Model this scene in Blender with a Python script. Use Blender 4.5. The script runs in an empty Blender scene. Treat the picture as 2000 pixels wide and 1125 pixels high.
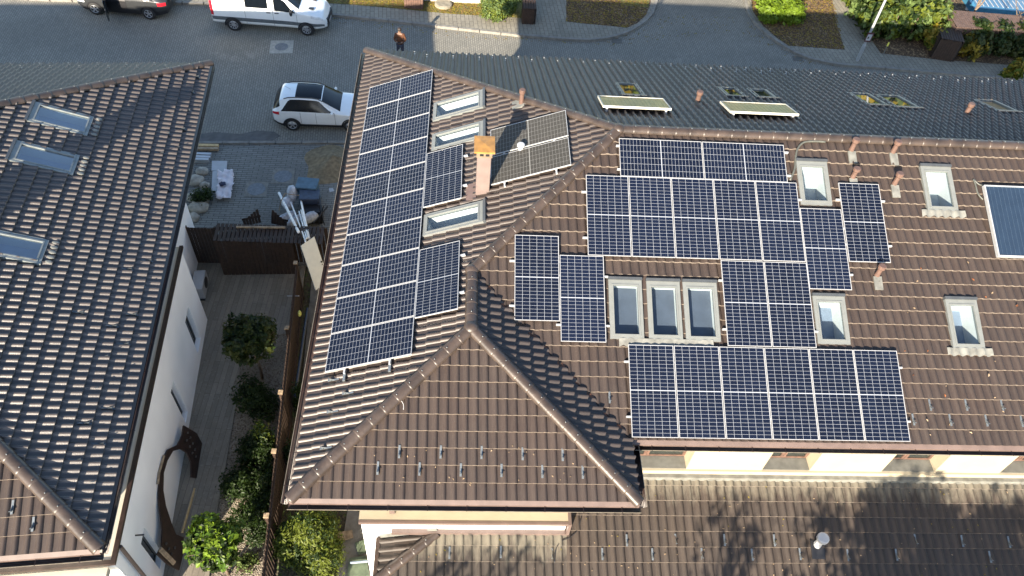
import bpy, bmesh, math, random
import numpy as np
from mathutils import Vector, Matrix
random.seed(7); rng=np.random.default_rng(7)
scene=bpy.context.scene
sin,cos,tan,rad,PI=math.sin,math.cos,math.tan,math.radians,math.pi
# ------------------------------------------------------------------ camera (survey of the photograph)
CF=1531.6539; YAW,PIT,ROL=0.1021442,0.8690988,0.1063411; CAM=np.array([3.3253,-7.0452,15.2191])
def _rot(yaw,pitch,roll):
    cy,sy=cos(yaw),sin(yaw);cp,sp=cos(pitch),sin(pitch)
    f=np.array([sy*cp,cy*cp,-sp]);r=np.array([cy,-sy,0.]);u=np.cross(r,f)
    cr,sr=cos(roll),sin(roll)
    return np.array([cr*r+sr*u,-sr*r+cr*u,f])
RM=_rot(YAW,PIT,ROL)
def ray(u,v): return RM.T@np.array([(u-1000)/CF,(562.5-v)/CF,1.])
def G(u,v,z=-6.0):
    "world point at height z seen at photo pixel u,v"
    d=ray(u,v); return CAM+d*(z-CAM[2])/d[2]
cam=bpy.data.objects.new('camera',bpy.data.cameras.new('camera')); scene.collection.objects.link(cam)
m=Matrix(((RM[0][0],RM[1][0],-RM[2][0]),(RM[0][1],RM[1][1],-RM[2][1]),(RM[0][2],RM[1][2],-RM[2][2]))).to_4x4()
m.translation=Vector(CAM); cam.matrix_world=m
cam.data.sensor_width=36; cam.data.lens=CF/2000*36; cam.data.clip_end=3000; cam.data.clip_start=.1
scene.camera=cam
# ------------------------------------------------------------------ light
SUN=Vector((1.03,2.4,-1.0)).normalized()
w=bpy.data.worlds.new('World'); scene.world=w; w.use_nodes=True
nt=w.node_tree; bg=nt.nodes['Background']; sky=nt.nodes.new('ShaderNodeTexSky')
sky.sky_type='NISHITA'; sky.sun_disc=False; sky.sun_elevation=rad(20.9); sky.sun_rotation=math.atan2(-1.03,-2.4)
sky.air_density=1.0; sky.dust_density=.7; sky.ozone_density=1.2
nt.links.new(sky.outputs[0],bg.inputs[0]); bg.inputs[1].default_value=0.098
sl=bpy.data.lights.new('sun','SUN'); sl.energy=5.0; sl.angle=rad(.53); sl.color=(1.0,.875,.70)
so=bpy.data.objects.new('sun',sl); scene.collection.objects.link(so); so.rotation_euler=SUN.to_track_quat('-Z','Y').to_euler(); so.location=(-20,-40,30)
scene.view_settings.view_transform='Standard'; scene.view_settings.look='None'; scene.view_settings.exposure=2.0; scene.view_settings.gamma=1
# ------------------------------------------------------------------ helpers
COL=scene.collection
def obj(name,verts,faces,mats,parent=None,mi=None,smooth=False,uv=None):
    me=bpy.data.meshes.new(name); me.from_pydata([tuple(map(float,v)) for v in verts],[],[tuple(map(int,f)) for f in faces])
    if not isinstance(mats,(list,tuple)): mats=[mats]
    for q in mats: me.materials.append(q)
    if mi is not None: me.polygons.foreach_set('material_index',list(mi))
    if smooth: me.polygons.foreach_set('use_smooth',[True]*len(me.polygons))
    me.update(); o=bpy.data.objects.new(name,me); COL.objects.link(o)
    if parent: o.parent=parent
    return o
def thing(name,label,cat,loc=(0,0,0),rz=0,group=None,rot=None,scale=1):
    o=bpy.data.objects.new(name,None); COL.objects.link(o); o.location=loc; o.rotation_euler=rot or (0,0,rz); o.scale=(scale,)*3
    o.empty_display_size=.2; return tag(o,label,cat,group)
def tag(o,label,cat,group=None):
    o['label']=label; o['category']=cat
    if group:o['group']=group
    return o
def struct(o,kind='structure'): o['kind']=kind; return o
class MB:
    def __init__(s): s.v=[];s.f=[];s.m=[]
    def add(s,v,f,mi=0):
        b=len(s.v); s.v+= [tuple(p) for p in v]; s.f+=[tuple(i+b for i in q) for q in f]; s.m+=[mi]*len(f); return s
    def box(s,x0,x1,y0,y1,z0,z1,mi=0,M=None):
        v=[(x,y,z) for z in (z0,z1) for x,y in ((x0,y0),(x1,y0),(x1,y1),(x0,y1))]
        if M is not None: v=[tuple(M@Vector(p)) for p in v]
        return s.add(v,[(3,2,1,0),(4,5,6,7),(0,1,5,4),(1,2,6,5),(2,3,7,6),(3,0,4,7)],mi)
    def beam(s,a,b,wd,ht,mi=0,up=(0,0,1)):
        a=Vector(a);b=Vector(b);d=(b-a); L=d.length; d.normalize(); u=Vector(up); sd=d.cross(u)
        if sd.length<1e-4: sd=d.cross(Vector((1,0,0)))
        sd.normalize(); u=sd.cross(d)
        v=[a+d*t*L+sd*i*wd/2+u*j*ht/2 for t in (0,1) for i,j in ((-1,-1),(1,-1),(1,1),(-1,1))]
        return s.add(v,[(3,2,1,0),(4,5,6,7),(0,1,5,4),(1,2,6,5),(2,3,7,6),(3,0,4,7)],mi)
    def tube(s,pts,r,n=8,mi=0,cap=True):
        pts=[Vector(p) for p in pts]; rs=r if isinstance(r,(list,tuple)) else [r]*len(pts); b=len(s.v); ref=Vector((0.13,0.29,.95))
        for i,p in enumerate(pts):
            d=(pts[min(i+1,len(pts)-1)]-pts[max(i-1,0)]).normalized(); x=d.cross(ref)
            if x.length<1e-3: x=d.cross(Vector((1,0,0)))
            x.normalize(); y=d.cross(x)
            for k in range(n): a=2*PI*k/n; s.v.append(tuple(p+x*cos(a)*rs[i]+y*sin(a)*rs[i]))
        for i in range(len(pts)-1):
            for k in range(n):
                k2=(k+1)%n; s.f.append((b+i*n+k,b+i*n+k2,b+(i+1)*n+k2,b+(i+1)*n+k)); s.m.append(mi)
        if cap: s.f.append(tuple(b+k for k in range(n))[::-1]); s.m.append(mi); s.f.append(tuple(b+(len(pts)-1)*n+k for k in range(n))); s.m.append(mi)
        return s
    def blob(s,c,r,n=8,mi=0,jit=0):
        c=Vector(c); r=Vector(r) if hasattr(r,'__len__') else Vector((r,r,r)); b=len(s.v)
        for i in range(n+1):
            for k in range(2*n):
                a=PI*i/n; e=2*PI*k/(2*n); q=1+(random.uniform(-jit,jit) if 0<i<n else 0)
                s.v.append((c.x+r.x*sin(a)*cos(e)*q,c.y+r.y*sin(a)*sin(e)*q,c.z+r.z*cos(a)*q))
        for i in range(n):
            for k in range(2*n):
                k2=(k+1)%(2*n); s.f.append((b+i*2*n+k,b+(i+1)*2*n+k,b+(i+1)*2*n+k2,b+i*2*n+k2)); s.m.append(mi)
        return s
    def prism(s,poly,z0,z1,mi=0):
        n=len(poly); v=[(p[0],p[1],z0) for p in poly]+[(p[0],p[1],z1) for p in poly]
        return s.add(v,[tuple(range(n))[::-1],tuple(range(n,2*n))]+[(i,(i+1)%n,n+(i+1)%n,n+i) for i in range(n)],mi)
    def build(s,name,mats,parent=None,smooth=False): return obj(name,s.v,s.f,mats,parent,s.m,smooth)
def bevel(o,wd=.01,seg=1):
    md=o.modifiers.new('bevel','BEVEL'); md.width=wd; md.segments=seg; md.limit_method='ANGLE'; return o
# ------------------------------------------------------------------ materials
def N(nt,t,**k):
    n=nt.nodes.new(t)
    for a,b in k.items(): setattr(n,a,b)
    return n
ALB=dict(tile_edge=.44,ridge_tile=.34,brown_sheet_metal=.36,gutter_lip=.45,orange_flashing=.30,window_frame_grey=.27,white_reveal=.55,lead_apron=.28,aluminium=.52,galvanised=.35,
 terracotta_vent=.33,chimney_pinkish_sheet=.24,chimney_head_sheet=.3,copper_orange_cap=.38,pink_flashing=.3,absorber_reflected_tan=1.1,room_pale=.5,white_plastic=.5,grey_conduit=.3,dull_galvanised=.4,
 cream_render=.38,pale_render=.5,dark_stained_wood=.6,brown_wood=.38,red_brown_wood=.5,pinkish_boards=.33,sky_blue_rim=.45,blue_cover=.4,pale_stone=.45,concrete=.5,grey_painted_steel=.5,grey_sill=.5,olive_curtain=.5,room_tan=.4,dull_concrete=.9,frame_grey_dark=.5)
def mat(name,col,rough=.6,metal=0,var=.15,scale=6,bump=0,spec=.5,col2=None,cscale=None,coat=0,detail=6):
    kk=ALB.get(name,1); col=tuple(x*kk for x in col)
    m=bpy.data.materials.new(name); m.use_nodes=True; nt=m.node_tree; p=nt.nodes['Principled BSDF']
    p.inputs['Roughness'].default_value=rough; p.inputs['Metallic'].default_value=metal
    p.inputs['Specular IOR Level'].default_value=spec; p.inputs['Coat Weight'].default_value=coat
    tc=N(nt,'ShaderNodeTexCoord'); no=N(nt,'ShaderNodeTexNoise'); no.inputs['Scale'].default_value=cscale or scale; no.inputs['Detail'].default_value=detail
    nt.links.new(tc.outputs['Object'],no.inputs['Vector'])
    r=N(nt,'ShaderNodeValToRGB'); c2=col2 or tuple(min(1,c*(1+var)) for c in col); c1=col if col2 else tuple(c*(1-var) for c in col)
    r.color_ramp.elements[0].position=.35; r.color_ramp.elements[1].position=.65
    r.color_ramp.elements[0].color=(*c1,1); r.color_ramp.elements[1].color=(*c2,1)
    nt.links.new(no.outputs[0],r.inputs[0]); nt.links.new(r.outputs[0],p.inputs['Base Color'])
    if bump:
        n2=N(nt,'ShaderNodeTexNoise'); n2.inputs['Scale'].default_value=scale*5; n2.inputs['Detail'].default_value=4
        nt.links.new(tc.outputs['Object'],n2.inputs['Vector'])
        b=N(nt,'ShaderNodeBump'); b.inputs['Strength'].default_value=bump; b.inputs['Distance'].default_value=.02
        nt.links.new(n2.outputs[0],b.inputs['Height']); nt.links.new(b.outputs[0],p.inputs['Normal'])
    return m
def math_(nt,op,a,b=None,c=None):
    n=N(nt,'ShaderNodeMath',operation=op)
    for i,x in enumerate((a,b,c)):
        if x is None: continue
        if isinstance(x,(int,float)): n.inputs[i].default_value=x
        else: nt.links.new(x,n.inputs[i])
    return n.outputs[0]
def mixc(nt,f,a,b,blend='MIX'):
    n=N(nt,'ShaderNodeMix',data_type='RGBA',blend_type=blend)
    if isinstance(f,(int,float)): n.inputs[0].default_value=f
    else: nt.links.new(f,n.inputs[0])
    for i,x in ((6,a),(7,b)):
        if isinstance(x,tuple): n.inputs[i].default_value=(*x,1)
        else: nt.links.new(x,n.inputs[i])
    return n.outputs[2]
def noise(nt,vec,scale,detail=5,rough=.55):
    n=N(nt,'ShaderNodeTexNoise'); n.inputs['Scale'].default_value=scale; n.inputs['Detail'].default_value=detail; n.inputs['Roughness'].default_value=rough
    if vec is not None: nt.links.new(vec,n.inputs['Vector'])
    return n.outputs[0]
def ramp(nt,f,a,b,ca=(0,0,0),cb=(1,1,1)):
    r=N(nt,'ShaderNodeValToRGB'); e=r.color_ramp.elements; e[0].position=a; e[1].position=b; e[0].color=(*ca,1); e[1].color=(*cb,1); nt.links.new(f,r.inputs[0]); return r.outputs[0]
def tile_mat(name,c1,c2,edge=False,lichen=0,dark=None,rough=.55,spec=.35):
    m=bpy.data.materials.new(name); m.use_nodes=True; nt=m.node_tree; p=nt.nodes['Principled BSDF']
    at=N(nt,'ShaderNodeAttribute',attribute_name='rnd'); uv=N(nt,'ShaderNodeUVMap',uv_map='UVMap'); tc=N(nt,'ShaderNodeTexCoord')
    base=mixc(nt,at.outputs['Fac'],c1,c2)
    st=ramp(nt,noise(nt,tc.outputs['Object'],.9,6),.38,.68); base=mixc(nt,math_(nt,'MULTIPLY',st,.32),base,dark or (.028,.024,.023))
    mp=N(nt,'ShaderNodeMapping'); mp.inputs['Scale'].default_value=(60,5,1); nt.links.new(uv.outputs[0],mp.inputs[0])
    stq=ramp(nt,noise(nt,mp.outputs[0],1.0,4),.35,.75); base=mixc(nt,math_(nt,'MULTIPLY',stq,.22),base,(.085,.069,.056))
    fine=noise(nt,tc.outputs['Object'],55,3)
    base=mixc(nt,math_(nt,'MULTIPLY',ramp(nt,fine,.62,.72),.35),base,(.11,.095,.075))
    if lichen:
        # pale mortar / lichen dusting near the wall head (v coordinate runs up the slope)
        sx=N(nt,'ShaderNodeSeparateXYZ'); nt.links.new(uv.outputs[0],sx.inputs[0])
        g=math_(nt,'SUBTRACT',sx.outputs[1],lichen)
        mp2=N(nt,'ShaderNodeMapping'); mp2.inputs['Scale'].default_value=(4.5,1.1,1); nt.links.new(uv.outputs[0],mp2.inputs[0])
        q=math_(nt,'ADD',g,math_(nt,'MULTIPLY',math_(nt,'SUBTRACT',noise(nt,mp2.outputs[0],1.3,6,.65),.5),1.6))
        q=ramp(nt,q,.0,.45); base=mixc(nt,math_(nt,'MULTIPLY',q,.7),base,(.155,.14,.108))
    nt.links.new(base,p.inputs['Base Color']); p.inputs['Roughness'].default_value=rough; p.inputs['Specular IOR Level'].default_value=spec
    b=N(nt,'ShaderNodeBump'); b.inputs['Strength'].default_value=.25; b.inputs['Distance'].default_value=.01
    nt.links.new(fine,b.inputs['Height']); nt.links.new(b.outputs[0],p.inputs['Normal'])
    return m
TILE=tile_mat('clay_brown_tile',(.0285,.0190,.0158),(.042,.0295,.0245))
TILE_B=tile_mat('sun_lightened_tile',(.0305,.0215,.0182),(.045,.0330,.0280),rough=.46,spec=.45)  # same brown tile, pale sun glints put into a lighter colour
TILE_L=tile_mat('weathered_tile',(.0275,.0200,.0152),(.043,.0320,.0250),lichen=1.82)
TILE_L2=tile_mat('weathered_tile_low',(.026,.0205,.0165),(.042,.034,.028),lichen=.42)
TILE_D=tile_mat('shade_darkened_tile',(.022,.0170,.0165),(.035,.0275,.0262),rough=.45,spec=.4)  # darker copy of the brown tile: shade of the slopes put into the colour
TILE_N=tile_mat('neighbour_tile',(.031,.0240,.0215),(.047,.0375,.033),rough=.36,spec=.7)
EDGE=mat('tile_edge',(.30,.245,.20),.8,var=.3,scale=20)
DECK=mat('roof_underlay',(.03,.026,.024),.9)
RIDGE=mat('ridge_tile',(.125,.090,.072),.42,var=.3,scale=3,bump=.2)
WHITE=mat('white_render',(.90,.90,.90),.85,var=.04,scale=.9,bump=.15)
CREAM=mat('cream_render',(.82,.70,.50),.85,var=.05,scale=2,bump=.15)
CREAM2=mat('pale_render',(.80,.74,.62),.85,var=.04,scale=2)
BROWNM=mat('brown_sheet_metal',(.30,.215,.19),.45,var=.12,scale=3)
GUTTER=mat('dark_brown_gutter',(.022,.013,.011),.35,var=.3,scale=5)
GUTLIP=mat('gutter_lip',(.42,.36,.28),.4,var=.2)
RUST=mat('orange_flashing',(.42,.16,.07),.6,var=.35,scale=6)
FRAME=mat('window_frame_grey',(.52,.55,.53),.4,var=.05)
FRAMED=mat('window_frame_dark',(.05,.055,.06),.4,var=.1)
REVEAL=mat('white_reveal',(.82,.84,.82),.6,var=.03)
LEAD=mat('lead_apron',(.50,.50,.45),.6,var=.25,scale=5)
ALU=mat('aluminium',(.82,.83,.84),.32,metal=.35,var=.03)
GALV=mat('galvanised',(.55,.60,.62),.35,metal=.6,var=.15,scale=30)
BLACK=mat('black_plastic',(.012,.012,.014),.45)
def panel_mat(name,c1,c2,line,rough,coat=1.0,nx=6,ny=24):
    m=bpy.data.materials.new(name); m.use_nodes=True; nt=m.node_tree; p=nt.nodes['Principled BSDF']
    uv=N(nt,'ShaderNodeUVMap',uv_map='UVMap'); sx=N(nt,'ShaderNodeSeparateXYZ'); nt.links.new(uv.outputs[0],sx.inputs[0])
    def lines(c,n,wd):
        f=math_(nt,'FRACT',math_(nt,'MULTIPLY',c,n)); d=math_(nt,'ABSOLUTE',math_(nt,'SUBTRACT',f,.5)); return math_(nt,'GREATER_THAN',d,.5-wd)
    a=lines(sx.outputs[0],nx,.017); b=lines(sx.outputs[1],ny,.026)
    mid=math_(nt,'LESS_THAN',math_(nt,'ABSOLUTE',math_(nt,'SUBTRACT',sx.outputs[1],.5)),.0052)
    l=math_(nt,'MAXIMUM',math_(nt,'MAXIMUM',a,b),mid)
    cu=math_(nt,'FLOOR',math_(nt,'MULTIPLY',sx.outputs[0],nx)); cv=math_(nt,'FLOOR',math_(nt,'MULTIPLY',sx.outputs[1],ny))
    cb=N(nt,'ShaderNodeCombineXYZ'); nt.links.new(cu,cb.inputs[0]); nt.links.new(cv,cb.inputs[1])
    oi=N(nt,'ShaderNodeObjectInfo'); nt.links.new(oi.outputs['Random'],cb.inputs[2])
    wn=N(nt,'ShaderNodeTexWhiteNoise'); nt.links.new(cb.outputs[0],wn.inputs[0])
    cell=mixc(nt,wn.outputs[0],c1,c2)
    cell=mixc(nt,math_(nt,'MULTIPLY',oi.outputs['Random'],.55),cell,tuple(x*1.7 for x in c2)); tc=N(nt,'ShaderNodeTexCoord'); cell=mixc(nt,math_(nt,'MULTIPLY',ramp(nt,noise(nt,tc.outputs['Object'],1.6,6),.35,.8),.4),cell,tuple(x*1.5+.001 for x in c2))
    nt.links.new(mixc(nt,l,cell,line),p.inputs['Base Color'])
    p.inputs['Roughness'].default_value=rough; p.inputs['Coat Weight'].default_value=coat; p.inputs['Coat Roughness'].default_value=.1; p.inputs['Specular IOR Level'].default_value=.12
    return m
PV=panel_mat('solar_cells',(.0019,.0034,.0100),(.0030,.0054,.0150),(.26,.28,.31),.5,coat=.16)
PVG=panel_mat('sun_hazed_dusty_cells',(.031,.0295,.0265),(.036,.034,.031),(.20,.20,.19),.75,coat=.03)  # dust plus the sunlight it scatters, both put into the grey cell colour
def glass_mat(name,tint=(.9,.95,1),refl=.12,rough=.02):
    m=bpy.data.materials.new(name); m.use_nodes=True; nt=m.node_tree; out=nt.nodes['Material Output']
    tr=N(nt,'ShaderNodeBsdfTransparent'); tr.inputs[0].default_value=(*tint,1); gl=N(nt,'ShaderNodeBsdfGlossy'); gl.inputs['Roughness'].default_value=rough
    lw=N(nt,'ShaderNodeLayerWeight'); lw.inputs[0].default_value=.5
    f=math_(nt,'ADD',math_(nt,'MULTIPLY',math_(nt,'POWER',lw.outputs['Facing'],4.0),.55),refl); mx=N(nt,'ShaderNodeMixShader'); nt.links.new(f,mx.inputs[0]); nt.links.new(tr.outputs[0],mx.inputs[1]); nt.links.new(gl.outputs[0],mx.inputs[2]); nt.links.new(mx.outputs[0],out.inputs[0])
    return m
GLASS=glass_mat('clear_glass',(.86,.93,.97),.05); 
GLASS_R=glass_mat('reflecting_glass',(.6,.7,.75),.30)
CARGLASS=mat('tinted_car_glass',(.004,.006,.009),.12,var=.1,spec=.3)
def room_mat(name,col): return mat(name,col,.7,var=.12,scale=3)
ROOMB=room_mat('room_blue_grey',(.13,.16,.21)); ROOMW=room_mat('room_pale',(.62,.66,.68)); BLIND=room_mat('dark_blind',(.045,.055,.075))
WOODD=mat('dark_stained_wood',(.050,.028,.018),.7,var=.35,scale=8,bump=.3)
WOODM=mat('brown_wood',(.085,.046,.028),.75,var=.35,scale=8,bump=.3)
WOODR=mat('red_brown_wood',(.19,.105,.075),.75,var=.25,scale=8,bump=.3)
WOODL=mat('weathered_wood',(.30,.22,.14),.8,var=.3,scale=8)
PLANK=mat('fresh_timber',(.52,.36,.17),.7,var=.15,scale=8)
BARK=mat('bark',(.13,.095,.065),.9,var=.3,scale=12,bump=.5)
CONC=mat('concrete',(.36,.34,.30),.9,var=.18,scale=5,bump=.3)
IRON=mat('cast_iron_cover',(.125,.14,.155),.55,var=.2,scale=12,bump=.4)
SAND=mat('sand',(.19,.145,.085),.95,var=.3,scale=7,bump=.5)
STONE=mat('stone',(.33,.30,.25),.9,var=.3,scale=5,bump=.5)
DOORW=mat('cream_door',(.70,.68,.58),.5,var=.04)
PLW=mat('white_plastic',(.75,.76,.78),.45,var=.05)
SACK=mat('white_sack',(.50,.53,.58),.7,var=.25,scale=9,bump=.4)
def leafmat(name,c,var=.35,trans=.25,rough=.5):
    c=tuple(x*.42 for x in c)
    m=bpy.data.materials.new(name); m.use_nodes=True; nt=m.node_tree; p=nt.nodes['Principled BSDF']
    at=N(nt,'ShaderNodeAttribute',attribute_name='rnd'); r=mixc(nt,at.outputs['Fac'],tuple(x*(1-var) for x in c),tuple(x*(1+var) for x in c))
    nt.links.new(r,p.inputs['Base Color']); p.inputs['Roughness'].default_value=rough; p.inputs['Specular IOR Level'].default_value=.22
    tl=N(nt,'ShaderNodeBsdfTranslucent'); nt.links.new(mixc(nt,.5,r,(.10,.17,.015)),tl.inputs[0]); mx=N(nt,'ShaderNodeMixShader'); mx.inputs[0].default_value=trans
    nt.links.new(p.outputs[0],mx.inputs[1]); nt.links.new(tl.outputs[0],mx.inputs[2]); nt.links.new(mx.outputs[0],nt.nodes['Material Output'].inputs[0]); return m
LF_DARK=leafmat('dark_glossy_leaf',(.032,.060,.013)); LF_LAUREL=leafmat('laurel_leaf',(.10,.19,.025),rough=.32)
LF_LIME=leafmat('lime_leaf',(.26,.40,.03)); LF_CON=leafmat('conifer_leaf',(.042,.080,.017)); LF_THUJA=leafmat('thuja_leaf',(.20,.25,.03))
LF_HEDGE=leafmat('hedge_leaf',(.20,.29,.085)); LF_YEL=leafmat('yellow_leaf',(.50,.38,.05)); LF_OLIVE=leafmat('olive_leaf',(.10,.12,.03)); LF_DEAD=leafmat('fallen_leaf',(.38,.24,.09),trans=.05,rough=.8)
# ------------------------------------------------------------------ ground materials
def paver(name,c1,c2,mort,bw,bh,rot=0,msize=.012,stain=None,off=.5):
    m=bpy.data.materials.new(name); m.use_nodes=True; nt=m.node_tree; p=nt.nodes['Principled BSDF']
    tc=N(nt,'ShaderNodeTexCoord'); mp=N(nt,'ShaderNodeMapping'); mp.inputs['Rotation'].default_value=(0,0,rot); nt.links.new(tc.outputs['Object'],mp.inputs[0])
    wv=noise(nt,tc.outputs['Object'],.5,2)
    br=N(nt,'ShaderNodeTexBrick'); br.offset=off; nt.links.new(mp.outputs[0],br.inputs['Vector']); br.inputs['Scale'].default_value=1
    br.inputs['Color1'].default_value=(*c1,1); br.inputs['Color2'].default_value=(*c2,1); br.inputs['Mortar'].default_value=(*mort,1)
    br.inputs['Mortar Size'].default_value=msize; br.inputs['Brick Width'].default_value=bw; br.inputs['Row Height'].default_value=bh; br.inputs['Mortar Smooth'].default_value=.3
    c=br.outputs[0]
    c=mixc(nt,math_(nt,'MULTIPLY',ramp(nt,noise(nt,tc.outputs['Object'],.55,7),.4,.7),.35),c,tuple(x*.55 for x in c1))
    c=mixc(nt,math_(nt,'MULTIPLY',ramp(nt,noise(nt,tc.outputs['Object'],.9,8,.7),.60,.72),.35),c,tuple(x*1.5 for x in c2)); c=mixc(nt,math_(nt,'MULTIPLY',ramp(nt,noise(nt,tc.outputs['Object'],.23,7,.65),.52,.62),.28),c,tuple(x*.5 for x in c1)); c=mixc(nt,math_(nt,'MULTIPLY',ramp(nt,noise(nt,tc.outputs['Object'],14,4),.55,.75),.3),c,tuple(min(1,x*1.7) for x in c2))
    nt.links.new(c,p.inputs['Base Color']); p.inputs['Roughness'].default_value=.85
    b=N(nt,'ShaderNodeBump'); b.inputs['Strength'].default_value=.5; b.inputs['Distance'].default_value=.01; b.invert=True
    nt.links.new(br.outputs[1],b.inputs['Height']); nt.links.new(b.outputs[0],p.inputs['Normal']); return m
STREET=paver('street_pavers',(.175,.168,.142),(.225,.212,.178),(.085,.082,.072),.2,.1,rot=rad(86))
YARD=paver('yard_slabs',(.175,.172,.155),(.215,.21,.19),(.04,.04,.037),.4,.115,rot=rad(-1))
SIDEW=paver('pavement_slabs',(.19,.175,.14),(.235,.215,.17),(.08,.074,.06),.42,.2,rot=rad(85))
WDECK=paver('wood_look_planks',(.19,.165,.13),(.25,.22,.175),(.09,.08,.065),1.2,.16,rot=rad(92),msize=.006,off=.35)
def ground_mat(name,c1,c2,c3,s=25):
    c1,c2,c3=[tuple(x*.58 for x in c) for c in (c1,c2,c3)]
    m=bpy.data.materials.new(name); m.use_nodes=True; nt=m.node_tree; p=nt.nodes['Principled BSDF']; tc=N(nt,'ShaderNodeTexCoord')
    v=N(nt,'ShaderNodeTexVoronoi'); v.inputs['Scale'].default_value=s; nt.links.new(tc.outputs['Object'],v.inputs['Vector'])
    sx=N(nt,'ShaderNodeSeparateColor'); nt.links.new(v.outputs['Color'],sx.inputs[0])
    c=mixc(nt,ramp(nt,sx.outputs[0],.2,.8),c1,c2); c=mixc(nt,ramp(nt,sx.outputs[1],.75,.8),c,c3)
    c=mixc(nt,math_(nt,'MULTIPLY',ramp(nt,noise(nt,tc.outputs['Object'],1.2,5),.4,.65),.5),c,tuple(x*.5 for x in c1))
    nt.links.new(c,p.inputs['Base Color']); p.inputs['Roughness'].default_value=.95
    b=N(nt,'ShaderNodeBump'); b.inputs['Strength'].default_value=.9; b.inputs['Distance'].default_value=.03; nt.links.new(v.outputs['Distance'],b.inputs['Height']); nt.links.new(b.outputs[0],p.inputs['Normal']); return m
GRAVEL=ground_mat('gravel',(.32,.27,.20),(.44,.38,.30),(.20,.15,.11),26)
MULCH=ground_mat('leaf_mulch',(.085,.050,.028),(.19,.118,.062),(.42,.29,.15),16)
GRASS=ground_mat('lawn',(.15,.15,.035),(.25,.22,.05),(.42,.33,.10),18)
SOIL=ground_mat('soil',(.09,.075,.045),(.14,.12,.07),(.10,.14,.04),14)
ASPH=mat('wet_asphalt_patch',(.060,.058,.056),.6,var=.25,scale=4,bump=.3)
# ------------------------------------------------------------------ ground (structure)
Z0=-6.0
def sheet(name,pts,z,m,th=None):
    if th: o=MB().prism([(p[0],p[1]) for p in pts],z-th,z).build(name,m)
    else: o=obj(name,[(p[0],p[1],z) for p in pts],[tuple(range(len(pts)))],m)
    return struct(o)
def P2(l,z=Z0): return [tuple(G(u,v,z)[:2]) for u,v in l]
sheet('ground',[(-300,-300),(300,-300),(300,300),(-300,300)],Z0-.03,SOIL)
sheet('road',[(-80,17.5),(-1.2,18.3),(80,19.5),(80,60),(-80,60)],Z0,STREET)
kerbL=P2([(-900,-30),(-200,-15),(100,0),(400,8),(650,30),(760,41),(854,52),(1020,70),(1100,77),(1150,79),(1180,76),(1205,70),(1222,64),(1240,55),(1258,42),(1270,28),(1279,5),(1283,-40)])
kerbR=P2([(1445,-60),(1457,0),(1462,24),(1476,46),(1500,69),(1530,90),(1556,105),(1580,115),(1610,122),(1640,127),(1680,130),(1820,142),(1940,152),(2300,180)])
kerbL[0]=(-60,kerbL[1][1]+.3)
sheet('pavement_far_side',kerbL+[(13.0,60),(-60,60)],Z0+.11,SIDEW,.16)
sheet('pavement_far_corner',kerbR[::1]+[(60,24),(60,60),(18.6,60)],Z0+.11,SIDEW,.16)
def offs(path,d):
    out=[]
    for i,p in enumerate(path):
        a=Vector(path[max(i-1,0)]);b=Vector(path[min(i+1,len(path)-1)]); t=(b-a).normalized(); out.append((p[0]+t.y*d,p[1]-t.x*d))
    return out
def kerb(name,path,side):
    o2=offs(path,side*.14); mb=MB()
    for i in range(len(path)-1):
        a,b,c,d=path[i],path[i+1],o2[i+1],o2[i]
        L=math.dist(a,b); n=max(1,int(L/.9))
        for k in range(n):
            f=lambda p,q,t:(p[0]+(q[0]-p[0])*t,p[1]+(q[1]-p[1])*t)
            t0,t1=k/n+.004,(k+1)/n-.004
            q=[f(a,b,t0),f(a,b,t1),f(d,c,t1),f(d,c,t0)]
            mb.prism(q if side<0 else q[::-1],Z0-.02,Z0+.125)
    struct(mb.build(name,CONC))
kerb('kerb_far_side',kerbL,1); kerb('kerb_far_corner',kerbR,1)
# near yard
yardk=[(-12,17.6),(-7.39,17.92),(-1.22,18.34),(1.0,18.5)]
sheet('yard',[(-9,11.4),(1.3,11.6),(1.3,18.5),(-9,17.9)],Z0+.05,YARD,.1); kerb('kerb_yard',yardk,1)
wp=[(390,262),(420,258),(470,262),(500,255),(535,257),(548,266),(530,276),(470,277),(420,277),(388,276)]
sheet('wet_patch',P2(wp),Z0+.004,ASPH)
sheet('garden_path',[(-6.5,-3),(-3.05,-3),(-3.05,.58),(-3.24,2.4),(-3.26,3.26),(-3.45,6.5),(-3.67,7.77),(-3.2,8.3),(-2.0,8.6),(-2.15,11.5),(-6.5,11.5)],Z0+.06,WDECK,.06)
sheet('gravel_bed',[(-3.6,-3),(-1.2,-3),(-2.0,8.7),(-3.9,8.7)],Z0+.02,GRAVEL)
sheet('side_strip',[(-1.9,-3),(1.2,-3),(1.2,11.6),(-2.1,11.6)],Z0+.01,SOIL)
sheet('concrete_strip',[(-1.55,6.6),(-.9,6.6),(-.9,11.5),(-1.9,11.5)],Z0+.03,CONC)
sheet('terrace',[(.1,-3),(1.2,-3),(1.2,2.0),(.35,2.6)],Z0+.035,CONC)
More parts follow.
